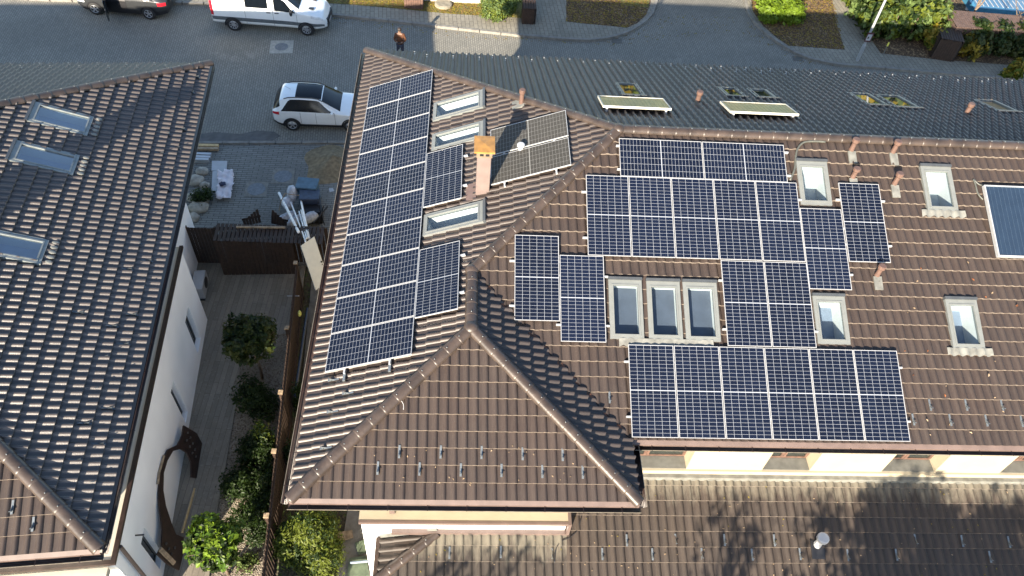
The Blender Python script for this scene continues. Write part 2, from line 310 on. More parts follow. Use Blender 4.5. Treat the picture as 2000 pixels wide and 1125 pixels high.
# far verges and beds
ZP=Z0+.115
sheet('verge_leafy',P2([(560,-30),(560,2),(690,9),(800,19),(880,27),(1000,34),(1030,36),(1030,-30)],ZP),ZP,GRASS)
sheet('mulch_bed_small',P2([(1106,-30),(1106,42),(1225,54),(1245,45),(1261,30),(1270,10),(1274,-30)],ZP),ZP,MULCH)
sheet('lawn_patch',P2([(1212,-30),(1212,10),(1266,15),(1274,-30)],ZP),ZP+.004,GRASS)
sheet('mulch_bed_corner',P2([(1464,-30),(1470,22),(1490,50),(1515,72),(1540,89),(1650,97),(1635,50),(1620,-30)],ZP),ZP,MULCH)
sheet('mulch_bed_hedge',P2([(1680,-30),(1684,30),(1700,75),(1720,104),(1830,116),(1900,121),(2300,155),(2300,-30)],ZP),ZP,MULCH)
sheet('courtyard_far',P2([(1900,-60),(1885,20),(2400,60),(2400,-60)],ZP),ZP+.01,CREAM2)
# ------------------------------------------------------------------ roof machinery
class Plane:
    "roof plane: O on the eaves line, U along eaves (right when seen from the eaves), V up the slope"
    def __init__(s,O,U,V): s.O=np.array(O,float);s.U=np.array(U,float);s.V=np.array(V,float);s.N=np.cross(s.U,s.V)
    def p(s,a,b,h=0): return s.O+s.U*a+s.V*b+s.N*h
    def px(s,u,v,h=.05):
        d=ray(u,v); o=s.O+s.N*h; q=CAM+d*(np.dot(s.N,o-CAM))/np.dot(s.N,d)-s.O; return float(q@s.U),float(q@s.V)
    def rect(s,corners,h=.05):
        "TL,TR,BR,BL pixels -> mean a0,a1,b0,b1"
        q=np.array([s.px(*c,h) for c in corners]); a=np.sort(q[:,0]);b=np.sort(q[:,1]); return a[:2].mean(),a[2:].mean(),b[:2].mean(),b[2:].mean()
    def mat(s):
        m=Matrix([list(s.U)+[0],list(s.V)+[0],list(s.N)+[0],[0,0,0,1]]).transposed(); m.translation=Vector(s.O); return m
def inside(poly,x,y):
    c=False;n=len(poly)
    for i in range(n):
        x1,y1=poly[i];x2,y2=poly[(i+1)%n]
        if (y1>y)!=(y2>y) and x<(x2-x1)*(y-y1)/(y2-y1)+x1: c=not c
    return c
RIB,GA=.21,.352
PROF=[(0,.002),(.16,-.002),(.34,.0),(.46,.006),(.54,.022),(.64,.040),(.74,.045),(.84,.040),(.93,.022),(1.0,.003)]
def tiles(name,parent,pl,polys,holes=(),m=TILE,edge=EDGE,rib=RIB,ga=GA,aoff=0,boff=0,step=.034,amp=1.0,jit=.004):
    V=[];F=[];MI=[];RN=[];UV=[]
    for poly in polys:
        a0=min(p[0] for p in poly);a1=max(p[0] for p in poly);b0=min(p[1] for p in poly);b1=max(p[1] for p in poly)
        vs=[];fs=[];ms=[];rn=[]
        for i in range(math.floor((a0-aoff)/rib),math.ceil((a1-aoff)/rib)):
            for j in range(math.floor((b0-boff)/ga),math.ceil((b1-boff)/ga)):
                A0=aoff+i*rib;B0=boff+j*ga
                # skip tiles fully outside
                cx=[(A0+rib*x,B0+ga*y) for x in (0,.5,1) for y in (0,.5,1)]
                if not any(inside(poly,*q) for q in cx):
                    # still may touch: test distance to poly box loosely
                    if not any(abs(q[0]-p[0])<rib and abs(q[1]-p[1])<ga for q in cx for p in poly): continue
                ts=[t for t,_ in PROF]; bs=[0,1]
                for h in holes:
                    for hx in h[:2]:
                        t=(hx-A0)/rib
                        if .001<t<.999 and h[2]-ga<B0<h[3]: ts.append(t)
                    for hy in h[2:]:
                        t=(hy-B0)/ga
                        if .001<t<.999 and h[0]-rib<A0<h[1]: bs.append(t)
                ts=sorted(set(ts));bs=sorted(set(bs))
                r=random.Random(hash((name,i,j))&0xffff) if False else random
                dz=r.uniform(-jit,jit)*(2.2 if r.random()<.06 else 1);tl=r.uniform(-jit,jit);da=r.uniform(-.002,.002); rv=r.random()
                base=len(vs)
                for y in bs:
                    for t in ts:
                        vs.append((A0+rib*t+da+.014*(1-y),B0+ga*y,float(np.interp(t,[p[0] for p in PROF],[p[1] for p in PROF]))*amp*(1.08-.36*y)+step*(1-y)+dz+tl*t))
                nt_=len(ts)
                for y in range(len(bs)-1):
                    for x in range(nt_-1):
                        ca=A0+rib*(ts[x]+ts[x+1])/2;cb=B0+ga*(bs[y]+bs[y+1])/2
                        if any(h[0]<ca<h[1] and h[2]<cb<h[3] for h in holes): continue
                        q=base+y*nt_+x; fs.append((q,q+1,q+nt_+1,q+nt_)); ms.append(0); rn.append(rv)
                b2=len(vs)
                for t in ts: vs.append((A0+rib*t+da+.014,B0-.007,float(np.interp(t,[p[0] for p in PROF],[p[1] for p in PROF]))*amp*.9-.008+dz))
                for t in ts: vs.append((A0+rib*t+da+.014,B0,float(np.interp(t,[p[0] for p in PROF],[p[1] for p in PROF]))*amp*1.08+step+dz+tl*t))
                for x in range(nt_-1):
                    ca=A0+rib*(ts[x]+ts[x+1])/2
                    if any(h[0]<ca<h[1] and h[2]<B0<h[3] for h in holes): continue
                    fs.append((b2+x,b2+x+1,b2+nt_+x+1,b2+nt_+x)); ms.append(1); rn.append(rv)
        me=bpy.data.meshes.new('t'); me.from_pydata(vs,[],fs); bm=bmesh.new(); bm.from_mesh(me)
        rl=bm.faces.layers.float.new('rnd')
        bm.faces.ensure_lookup_table()
        for k,f in enumerate(bm.faces): f.material_index=ms[k]; f[rl]=rn[k]
        n=len(poly); ar=sum(poly[k][0]*poly[(k+1)%n][1]-poly[(k+1)%n][0]*poly[k][1] for k in range(n))
        for k in range(n):
            p,q=poly[k],poly[(k+1)%n]; dx,dy=q[0]-p[0],q[1]-p[1]; no=(dy,-dx,0) if ar>0 else (-dy,dx,0)
            bmesh.ops.bisect_plane(bm,geom=bm.verts[:]+bm.edges[:]+bm.faces[:],plane_co=(p[0],p[1],0),plane_no=no,clear_outer=True)
        bm.verts.ensure_lookup_table(); off=len(V)
        bm.verts.index_update()
        for v in bm.verts: V.append(tuple(v.co))
        for f in bm.faces: F.append(tuple(v.index+off for v in f.verts)); MI.append(f.material_index); RN.append(f[rl])
        bm.free(); bpy.data.meshes.remove(me)
    me=bpy.data.meshes.new(name); arr=np.array(V); W=pl.O+arr[:,:1]*pl.U+arr[:,1:2]*pl.V+arr[:,2:3]*pl.N
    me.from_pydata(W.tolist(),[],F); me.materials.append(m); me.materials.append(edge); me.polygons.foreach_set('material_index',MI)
    at=me.attributes.new('rnd','FLOAT','FACE'); at.data.foreach_set('value',RN)
    ul=me.uv_layers.new(name='UVMap'); li=np.zeros(len(me.loops),int); me.loops.foreach_get('vertex_index',li); ul.data.foreach_set('uv',arr[li,:2].astype(np.float32).ravel())
    me.polygons.foreach_set('use_smooth',[x==0 for x in MI]); me.update()
    o=bpy.data.objects.new(name,me); COL.objects.link(o); o.parent=parent
    # dark underlay sheet just below the tiles, cut round the holes
    return o
def underlay(parent,pl,polys,holes,depth=-.03):
    mb=MB()
    for poly in polys:
        if not holes: mb.add([pl.p(a,b,depth) for a,b in poly],[tuple(range(len(poly)))]); continue
        hs=[h for h in holes]
        bm=bmesh.new(); bm.faces.new([bm.verts.new((a,b,0)) for a,b in poly])
        for h in hs:
            for co,no in (((h[0],0,0),(1,0,0)),((h[1],0,0),(1,0,0)),((0,h[2],0),(0,1,0)),((0,h[3],0),(0,1,0))):
                bmesh.ops.bisect_plane(bm,geom=bm.verts[:]+bm.edges[:]+bm.faces[:],plane_co=co,plane_no=no)
        for f in bm.faces:
            c=f.calc_center_median()
            if any(h[0]<c.x<h[1] and h[2]<c.y<h[3] for h in hs): continue
            mb.add([pl.p(v.co.x,v.co.y,depth) for v in f.verts],[tuple(range(len(f.verts)))])
        bm.free()
    return mb.build('roof_underlay',DECK,parent)
def ridge(parent,a,b,r=.125,L=.36,lift=.06,name='ridge_capping',dots=True,m=RIDGE):
    a=Vector(a);b=Vector(b);d=b-a;n=max(1,round(d.length/L));d.normalize();L=(b-a).length/n
    side=d.cross(Vector((0,0,1))).normalized(); up=side.cross(d)
    mb=MB();K=10
    for i in range(n):
        jr=random.uniform(-.004,.004)
        rings=[(-.02,r*1.01),(.01,r*1.02),(.04,r*1.01),(L*.5,r*.99),(L,r*.95)]
        b0=len(mb.v)
        for t,rr in rings:
            c=a+d*(i*L+t)+up*(lift-.05+jr)
            for k in range(K+1):
                an=PI*k/K; x=cos(an)*1.15;z=max(sin(an),0)**.85
                mb.v.append(tuple(c+side*x*rr+up*z*rr))
        for q in range(len(rings)-1):
            for k in range(K):
                s=b0+q*(K+1)+k; mb.f.append((s,s+1,s+K+2,s+K+1)); mb.m.append(0)
        # front lip
        b1=len(mb.v); c=a+d*(i*L-.03)+up*(lift-.05+jr)
        for k in range(K+1):
            an=PI*k/K; mb.v.append(tuple(c+side*cos(an)*1.15*(r*.94)+up*max(sin(an),0)**.85*(r*.9)))
        for k in range(K): mb.f.append((b1+k,b1+k+1,b0+k+1,b0+k)); mb.m.append(0)
        if dots and i>0: mb.blob(a+d*(i*L+.04)+up*(lift-.05+r*1.05),.014,4,1)
    o=mb.build(name,[m,GALV],parent,smooth=True); return o
def gutter(parent,a,b,drop=.10,out=None,r=.075,lip=True):
    "half-round gutter from a to b; out = outward unit vector"
    a=Vector(a);b=Vector(b);out=Vector(out); mb=MB();K=8
    pro=[]
    for k in range(K+1):
        an=PI*k/K; pro.append((r-r*cos(an)*1.0, -drop-r*sin(an)))
    pro2=[(x,z) for x,z in pro]
    for p,q in zip(pro2[:-1],pro2[1:]):
        v=[a+out*p[0]+Vector((0,0,p[1])),b+out*p[0]+Vector((0,0,p[1])),b+out*q[0]+Vector((0,0,q[1])),a+out*q[0]+Vector((0,0,q[1]))]
        mb.add(v,[(0,1,2,3)],0)
    g=mb.build('gutter',[GUTTER],parent,smooth=True); sm=g.modifiers.new('s','SOLIDIFY'); sm.thickness=.008
    l=MB().beam(a+out*(2*r+.002)+Vector((0,0,-drop)),b+out*(2*r+.002)+Vector((0,0,-drop)),.010,.010,0)
    n=int((b-a).length/.75)
    for i in range(n):
        c=a+(b-a)*((i+.5)/n); l.beam(c+Vector((0,0,-drop+.006)),c+out*(2*r+.012)+Vector((0,0,-drop+.004)),.012,.006,1)
    l.build('gutter_lip',[GUTLIP,GUTTER],g)
    return g
def apron(parent,a,b,out,w_=.09,m=None,z0=.02,z1=-.075,name='eaves_flashing'):
    a=Vector(a);b=Vector(b);out=Vector(out)
    v=[a-out*.04+Vector((0,0,z0-.03)),b-out*.04+Vector((0,0,z0-.03)),b+out*w_*.75+Vector((0,0,z1)),a+out*w_*.75+Vector((0,0,z1)),b+out*w_*.75+Vector((0,0,z1-.06)),a+out*w_*.75+Vector((0,0,z1-.06))]
    return MB().add(v,[(0,1,2,3)] if False else [(3,2,1,0),(5,4,2,3)]).build(name,m or BROWNM,parent)
PTH=.376; ct,st,tt=cos(PTH),sin(PTH),tan(PTH)
wW,hW,yF,yP,XR=3.588,7.211,1.455,3.36,27.0; yB=yF+2*hW; yQ=yF+wW
pA=Plane((0,yF,0),(1,0,0),(0,ct,st)); pB=Plane((0,0,0),(0,-1,0),(ct,0,st)); tc_=math.atan(wW*tt/yP); pC=Plane((0,0,0),(1,0,0),(0,cos(tc_),sin(tc_)))
pD=Plane((2*wW,0,0),(0,1,0),(-ct,0,st)); pE=Plane((0,yB,0),(-1,0,0),(0,-ct,st)); pL=Plane((0,1.85,-1.9),(1,0,0),(0,ct,st))
def A_(x,y): return (x,(y-yF)/ct)
def B_(x,y): return (-y,x/ct)
def C_(x,y): return (x,y/cos(tc_))
def D_(x,y): return (y,(2*wW-x)/ct)
def E_(x,y): return (-x,(yB-y)/ct)
# skylights : pixel corners TL,TR,BR,BL on their plane
SK_A=[[(1557,314),(1614,316),(1626,402),(1562,398)],[(1797,324),(1856,326),(1872,413),(1812,410)],[(1186,545),(1253,547),(1258,663),(1194,661)],[(1261,548),(1326,550),(1335,664),(1269,663)],[(1332,550),(1399,552),(1408,668),(1341,665)],[(1587,578),(1649,578),(1661,672),(1597,672)],[(1844,583),(1905,586),(1926,682),(1863,680)]]
SK_B=[[(847,200),(944,176),(945,209),(845,236)],[(843,262),(946,236),(945,270),(844,293)],[(827,419),(944,393),(946,434),(827,459)]]
SK_E=[[(1198,163),(1243,164),(1262,190),(1216,188)],[(1397,171),(1436,172),(1462,192),(1423,190)],[(1455,174),(1496,176),(1520,194),(1481,193)],[(1655,181),(1696,184),(1742,210),(1688,206)],[(1710,186),(1753,187),(1799,213),(1745,212)],[(1900,195),(1945,197),(1990,221),(1945,219)]]
RA=[pA.rect(c,.07) for c in SK_A]; RB=[pB.rect(c,.07) for c in SK_B]; RE=[pE.rect(c,.05) for c in SK_E]
FR=.075
def hole(r,f=FR): return (r[0]+f,r[1]-f,r[2]+f,r[3]-f)
def skylight(parent,pl,r,kind='A',label=None,frame=None,head=True,glass=None,room=None,apr=True,depth=.38,name='skylight',apw=.16):
    a0,a1,b0,b1=r; M=pl.mat(); f=FR; hgt=.085
    fr=frame or FRAME; mb=MB()
    # outer flashing kerb
    mb.box(a0,a1,b0,b0+f,-.03,hgt*.9,0,M).box(a0,a1,b1-f*1.6,b1,-.03,hgt,0,M).box(a0,a0+f,b0+f,b1-f*1.6,-.03,hgt,0,M).box(a1-f,a1,b0+f,b1-f*1.6,-.03,hgt,0,M)
    # sash
    g=.028; i0,i1,j0,j1=a0+f+g*0,a1-f,b0+f,b1-f*1.6
    s=.035
    mb.box(i0,i1,j0,j0+s,.02,hgt+.012,0,M).box(i0,i1,j1-s,j1,.02,hgt+.012,0,M).box(i0,i0+s,j0+s,j1-s,.02,hgt+.012,0,M).box(i1-s,i1,j0+s,j1-s,.02,hgt+.012,0,M)
    o=mb.build(name,[fr],parent)
    if label:o['label']=label
    if head: MB().box(a0-.01,a1+.01,b1-.015,b1+.055,-.02,hgt+.035,0,M).build('top_cover',[FRAMED],o)
    # reveal: four white boards going down square to the roof
    rv=MB(); t=.02
    rv.box(i0-t,i1+t,j0-t,j0,-depth,.03,0,M).box(i0-t,i1+t,j1,j1+t,-depth,.03,0,M).box(i0-t,i0,j0,j1,-depth,.03,0,M).box(i1,i1+t,j0,j1,-depth,.03,0,M)
    rv.build('reveal',[REVEAL],o)
    MB().box(i0-t,i1+t,j0-t,j1+t,-depth-.02,-depth,0,M).build('room_inside',[room or ROOMB],o)
    MB().add([pl.p(x,y,.062) for x,y in ((i0+s,j0+s),(i1-s,j0+s),(i1-s,j1-s),(i0+s,j1-s))],[(0,1,2,3)]).build('pane',[glass or GLASS],o)
    if apr:
        # lead apron dressed over the tiles below
        mbp=MB(); n=24; w0,w1=a0-apw,a1+apw
        for k in range(n+1):
            a=w0+(w1-w0)*k/n; tq=((a)/RIB)%1.0; hh=float(np.interp(tq,[p[0] for p in PROF],[p[1] for p in PROF]))
            mbp.v+= [tuple(pl.p(a,b0+.015,.075+hh*.4)),tuple(pl.p(a,b0-.10,.062+hh)),tuple(pl.p(a,b0-.17-.02*sin(tq*2*PI),.056+hh))]
        for k in range(n):
            for q in range(2): s_=k*3+q; mbp.f.append((s_+1,s_+4,s_+3,s_)); mbp.m.append(0)
        mbp.build('lead_apron',[LEAD],o,smooth=True)
    return o
def vent(parent,base,r=.075,h=.42,m=None,capr=None,lead=None,tilt=(0,0),name='vent_pipe'):
    b=Vector(base); m=m or VENTM; capr=capr or r*1.35
    top=b+Vector((tilt[0],tilt[1],h)); mid=b+Vector((tilt[0]*.7,tilt[1]*.7,h*.7))
    o=MB().tube([b-Vector((0,0,.1)),b+(top-b)*.25,b+(top-b)*.26,mid],[r*1.1,r*1.1,r,r*.95],12).build(name,[m],parent,smooth=False)
    MB().tube([mid-Vector((0,0,.01)),mid+(top-mid)*.3,top-(top-mid)*.1,top],[r*.95,capr,capr,capr*.8],12).build('vent_cap',[m],o)
    return o
VENTM=mat('terracotta_vent',(.30,.175,.135),.6,var=.12,scale=9)
# ------------------------------------------------------------------ main house
house=thing('house','brown tiled hipped house carrying all the solar panels, with cream walls','house')
holesA=[hole(r) for r in RA]; holesB=[hole(r) for r in RB]; holesE=[hole(r) for r in RE]
polyA=[A_(2*wW,yF),A_(XR,yF),A_(XR,yF+hW),A_(hW,yF+hW),A_(wW,yQ)]
polyB1=[B_(0,0),B_(wW,yP),B_(wW,yQ),B_(0,yQ)]; polyB2=[B_(0,yQ),B_(wW,yQ),B_(hW,yF+hW),B_(0,yB)]
polyC=[C_(0,0),C_(2*wW,0),C_(wW,yP)]; polyD=[D_(2*wW,0),D_(wW,yP),D_(wW,yQ),D_(2*wW,yF)]; polyE=[E_(0,yB),E_(hW,yF+hW),E_(XR,yF+hW),E_(XR,yB)]
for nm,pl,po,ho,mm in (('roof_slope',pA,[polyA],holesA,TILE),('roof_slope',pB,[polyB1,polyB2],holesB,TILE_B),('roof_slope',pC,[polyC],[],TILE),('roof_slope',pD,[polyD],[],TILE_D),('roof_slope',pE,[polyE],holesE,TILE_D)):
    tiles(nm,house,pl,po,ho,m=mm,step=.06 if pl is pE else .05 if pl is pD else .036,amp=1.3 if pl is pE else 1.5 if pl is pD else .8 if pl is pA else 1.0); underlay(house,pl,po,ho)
zR=hW*tt; zw=wW*tt
K_=(0,yB,0);R0=(hW,yF+hW,zR);Q_=(wW,yQ,zw);P_=(wW,yP,zw);L_=(0,0,0);M_=(2*wW,0,0)
ridge(house,K_,R0); ridge(house,R0,(XR,yF+hW,zR)); ridge(house,Q_,R0); ridge(house,P_,Q_,L=.33); ridge(house,L_,P_); ridge(house,M_,P_)
for c in (R0,P_,Q_):
    MB().blob((c[0],c[1],c[2]+.035),(.17,.17,.13),8).build('ridge_junction',[RIDGE],house,smooth=True)
# valley between wing and front slope
vd=Vector((2*wW-wW,yF-yQ,-zw)).normalized()
MB().beam(Vector(Q_)+Vector((0,0,.015)),Vector((2*wW,yF,.015)),.10,.03).build('valley_flashing',[RUST],house)
# eaves
gutter(house,(-.05,-.04,0),(2*wW+.05,-.04,0),out=(0,-1,0)); apron(house,(-.02,0,0),(2*wW+.02,0,0),(0,-1,0))
gutter(house,(-.04,yB+.05,0),(-.04,-.05,0),out=(-1,0,0)); apron(house,(0,yB,0),(0,-.02,0),(-1,0,0),m=RUST,w_=.05)
gutter(house,(2*wW+.1,yF-.04,0),(XR,yF-.04,0),out=(0,-1,0)); apron(house,(2*wW,yF,0),(XR,yF,0),(0,-1,0))
gutter(house,(2*wW+.04,-.05,0),(2*wW+.04,yF-.1,0),out=(1,0,0)); gutter(house,(XR,yB+.04,0),(0,yB+.04,0),out=(0,1,0))
# soffit board
zs=-.13
MB().prism([(.03,.03),(2*wW-.03,.03),(2*wW-.03,yF+.02),(XR-.03,yF+.02),(XR-.03,yB-.03),(.03,yB-.03)],zs-.03,zs).build('soffit',[CREAM2],house)
WX0,WX1=1.22,6.3
foot=[(WX0,.78),(WX1,.78),(WX1,2.02),(XR-.6,2.02),(XR-.6,yB-.7),(WX0,yB-.7)]
MB().prism(foot,Z0-.05,zs-.035).build('wall',[CREAM],house)
# upper storey piers between the recessed windows, sill band
sill=-1.70
piers=[(8.87,10.74),(11.92,13.73),(15.07,16.75),(18.0,19.8),(21.2,23),(24.4,XR-.6)]
for x0,x1 in piers: bevel(MB().box(x0,x1,1.65,2.02-.003,sill-.5,zs-.035).build('wall_pier',[CREAM],house),.006)
MB().box(WX1+.02,XR-.6,1.60,2.017,sill-.6,sill-.012).build('sill_band',[CREAM],house)
wx=[(7.0,8.87),(10.74,11.92),(13.73,15.07),(16.75,18.0),(19.8,21.2)]
for x0,x1 in wx:
    MB().box(x0+.004,x1-.004,1.66,1.98,sill-.01,sill+.012).build('window_sill',[mat('grey_sill',(.22,.215,.19),.7,var=.15)],house)
    o=MB(); zt=zs-.1; zb=sill+.06
    o.box(x0,x1,1.985,2.012,zb-.06,zb).box(x0,x1,1.985,2.012,zt-.06,zt); 
    for xx in (x0+.03,(x0+x1)/2-.05,(x0+x1)/2+.02,x1-.03): o.box(xx-.03,xx+.03,1.975,2.012,zb,zt-.06)
    wo=o.build('window',[WOODR],house)
    MB().box(x0+.05,x1-.05,1.998,2.005,zb,zt-.07).build('pane',[GLASS_R],wo)
    MB().box(x0+.05,x1-.05,2.006,2.014,zb,zt-.07).build('curtain',[mat('olive_curtain',(.16,.15,.07),.8,var=.3,scale=8)],wo)
# front parapet box under the wing
bx=[(WX0,.40),(5.93,.40),(5.93,.779),(WX0,.779)]
MB().prism([(WX0,.40),(5.93,.40),(5.93,.777),(WX0,.777)],Z0-.05,-2.0).build('parapet',[WHITE],house)
MB().box(WX0-.04,5.97,.34,.40,-2.05,-1.945).build('parapet_coping',[BROWNM],house)
MB().box(WX0-.04,5.97,.402,.775,-1.998,-1.955).build('parapet_top',[CREAM],house)
MB().box(1.86,1.98,.55,.774,-1.944,-.2).build('pilaster',[BROWNM],house)
MB().box(1.9,5.95,.30,.399,-2.52,-2.40).build('wall_flashing',[BROWNM],house)
# lower roof
LY0=-.62; 
polyL=[(1.62,(LY0-1.85)/ct),(XR,(LY0-1.85)/ct),(XR,-.26),(5.98,-.26),(5.98,(.34-1.85)/ct),(2.95,(.34-1.85)/ct)]
# split in convex pieces
y_=lambda y:(y-1.85)/ct
polyL1=[(1.62,y_(LY0)),(5.98,y_(LY0)),(5.98,y_(.34)),(2.95,y_(.34))]; polyL2=[(5.98,y_(LY0)),(XR,y_(LY0)),(XR,y_(1.60)),(5.98,y_(1.60))]
s0=y_(LY0)
plL=Plane(pL.p(0,s0),(1,0,0),(0,ct,st))
sh=lambda po:[(a,b-s0) for a,b in po]
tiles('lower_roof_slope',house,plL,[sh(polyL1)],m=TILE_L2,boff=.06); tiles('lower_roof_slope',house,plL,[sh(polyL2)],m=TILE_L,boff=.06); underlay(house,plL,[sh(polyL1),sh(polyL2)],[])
T=Vector((2.95,.34,plL.p(0,y_(.34)-s0)[2])); Bm=Vector((1.62,LY0,plL.p(0,0)[2]))
tf=math.atan((T.z-Bm.z)/(T.x-Bm.x)); pF=Plane(Bm,(0,-1,0),(cos(tf),0,sin(tf)))
polyF=[(LY0-.36,0),(0,0),(LY0-.34,(T.x-Bm.x)/cos(tf))]
tiles('lower_roof_slope',house,pF,[polyF],m=TILE_L); underlay(house,pF,[polyF],[])
ridge(house,Bm,T,r=.105,lift=.05)
MB().box(1.52,1.62,LY0,.36,Bm.z-.16,Bm.z+.06).build('verge_board',[WOODM],house)
MB().beam((1.62,.37,Bm.z+.11),(T.x,.37,T.z+.11),.05,.10).build('wall_flashing',[LEAD],house)
MB().box(6.0,XR-.6,1.50,1.598,-2.05,-1.86).build('wall_flashing',[LEAD],house)
MB().box(5.96,6.03,.30,1.6,-2.5,-1.9).build('wall_flashing',[BROWNM],house)
gutter(house,(1.5,LY0-.02,Bm.z),(XR,LY0-.02,Bm.z),out=(0,-1,0))
MB().prism([(1.66,LY0+.1),(XR-.6,LY0+.1),(XR-.6,1.55),(6.05,1.55),(6.05,.36),(1.66,.36)],Z0-.05,Bm.z-.12).build('porch_wall',[WHITE],house)
# chimney
cb=pB.px(942,372,0); cx,cy=[float(q) for q in pB.p(*cb)[:2]]; cz=float(pB.p(*cb)[2]); CH=1.42
ch=bevel(MB().box(cx-.17,cx+.17,cy-.16,cy+.30,cz-.6,cz+CH-.18).build('chimney',[mat('chimney_pinkish_sheet',(.62,.47,.43),.5,var=.08,scale=4)],house),.008)
hd=MB().box(cx-.19,cx+.19,cy-.18,cy+.32,cz+CH-.19,cz+CH-.02)
hd.build('chimney_head',[mat('chimney_head_sheet',(.55,.40,.28),.5)],ch)
MB().box(cx-.11,cx-.02,cy-.1835,cy-.17,cz+CH-.14,cz+CH-.07).box(cx+.03,cx+.12,cy-.1835,cy-.17,cz+CH-.14,cz+CH-.07).build('flue_opening',[BLACK],ch)
v=[(cx-.25,cy-.25,cz+CH),(cx+.25,cy-.25,cz+CH),(cx+.25,cy+.36,cz+CH),(cx-.25,cy+.36,cz+CH),(cx-.25,cy-.25,cz+CH+.045),(cx+.25,cy-.25,cz+CH+.045),(cx+.25,cy+.36,cz+CH+.045),(cx-.25,cy+.36,cz+CH+.045),(cx,cy+.05,cz+CH+.07)]
MB().add(v,[(3,2,1,0),(0,1,5,4),(1,2,6,5),(2,3,7,6),(3,0,4,7),(4,5,8),(5,6,8),(6,7,8),(7,4,8)]).build('chimney_cap',[mat('copper_orange_cap',(.74,.38,.10),.45,var=.15,scale=7)],ch)
Mb=pB.mat(); ca,cb2=cb
MB().box(ca-.3,ca+.3,cb2-.42,cb2-.15,.03,.055,0,Mb).build('chimney_flashing',[mat('pink_flashing',(.40,.27,.23),.5,var=.1)],ch)
# vents on the slopes
for u,v_,h in ((1661,296,.42),(1742,300,.42),(1664,349,.36),(1745,362,.42),(1711,540,.40)):
    a,b=pA.px(u,v_,0); q=pA.p(a,b); o=vent(house,q,h=h,r=.062,capr=.095)
    MB().box(a-.10,a+.10,b-.36,b-.02,.035,.07,0,pA.mat()).build('vent_flashing',[LEAD],o)
a,b=pB.px(1018,204,0); vent(house,pB.p(a,b),h=.5,r=.065,tilt=(.0,-.0)); 
MB().box(a-.18,a+.18,b-.25,b+.1,.02,.06,0,pB.mat()).build('vent_flashing',[LEAD],house)
a,b=pB.px(1016,300,0); vent(house,pB.p(a,b),h=.32,r=.06,m=PLW,capr=.10)
for u,v_ in ((1361,202),(1885,225)): a,b=pE.px(u,v_,0); vent(house,pE.p(a,b),h=.42,r=.07)
a,b=plL.px(1594,1066,0); q=plL.p(a,b); vent(house,q,h=.5,r=.085,m=PLW,capr=.14); MB().box(a-.16,a+.16,b-.3,b+.12,.05,.075,0,plL.mat()).build('vent_flashing',[BLACK],house)
# skylights
for i,r in enumerate(RA):
    skylight(house,pA,r,room=[ROOMW,ROOMW,BLIND,BLIND,BLIND,ROOMB,ROOMB][i],apr=i in (1,3,6),apw=[0,.16,0,.7,0,0,.16][i],depth=[.5,.5,.2,.2,.2,.5,.5][i])
for i,r in enumerate(RB): skylight(house,pB,r,room=ROOMW,apr=False,depth=.45)
for i,r in enumerate(RE): skylight(house,pE,r,room=mat('room_tan',(.35,.30,.18),.8),apr=False,depth=.15,glass=GLASS_R)
# snow hooks
def hook(parent,pl,a,b,L=.27,m=None):
    M=pl.mat()*1 if False else pl.mat(); mb=MB()
    mb.box(a-.022,a+.022,b-L,b,.040,.046,0,M).box(a-.022,a+.022,b-L,b-L+.085,.045,.062,0,M)
    mb.add([tuple(pl.p(a+.003,b-L+.05,.046)),tuple(pl.p(a+.003,b-L+.17,.046)),tuple(pl.p(a+.003,b-L+.05,.135)),tuple(pl.p(a-.003,b-L+.05,.046)),tuple(pl.p(a-.003,b-L+.17,.046)),tuple(pl.p(a-.003,b-L+.05,.135))],[(0,1,2),(5,4,3),(0,2,5,3),(1,4,5,2)])
    mb.beam(pl.p(a-.02,b-L+.05,.13),pl.p(a+.02,b-L+.05,.13),.012,.012)
    return mb.build('snow_hook',[m or GALV],parent)
DGALV=mat('dull_galvanised',(.16,.19,.22),.5,metal=.5)
def hooks(parent,pl,px,sc=1,ou=0,ov=0,dv=0.13,m=None):
    for u,v_ in px:
        a,b=pl.px(ou+u*sc,ov+v_*sc,.04); hook(parent,pl,a,b+dv,m=m)
hooks(house,pC,[(657,430),(888,432),(1116,435),(1345,442),(1568,447),(537,522),(770,527),(1000,532),(1227,535),(1455,541),(1680,545)],.35,550,731)
hooks(house,pA,[(1567,140),(1733,140),(1898,143),(1490,207),(1660,209),(1826,212),(1988,215),(95,105)],.425,1150,731)
hooks(house,plL,[(174,762),(398,760),(623,760),(852,762),(62,825),(292,826),(519,825),(750,828),(970,825),(1190,830),(1500,760),(1715,765),(1930,770),(1843,838),(1413,828)],.425,1150,731)
hooks(house,plL,[(937,995),(1223,990),(1508,1005)],.35,550,731)
hooks(house,pB,[(652,742),(680,768),(650,804),(637,875),(742,230),(755,241)])
k=0
for row,(bb,o_) in enumerate(((.35,0),(.70,.42))):
    x=1.6+o_
    while x<23:
        hook(house,pE,-x,bb+.1,L=.17,m=ALU); x+=.86
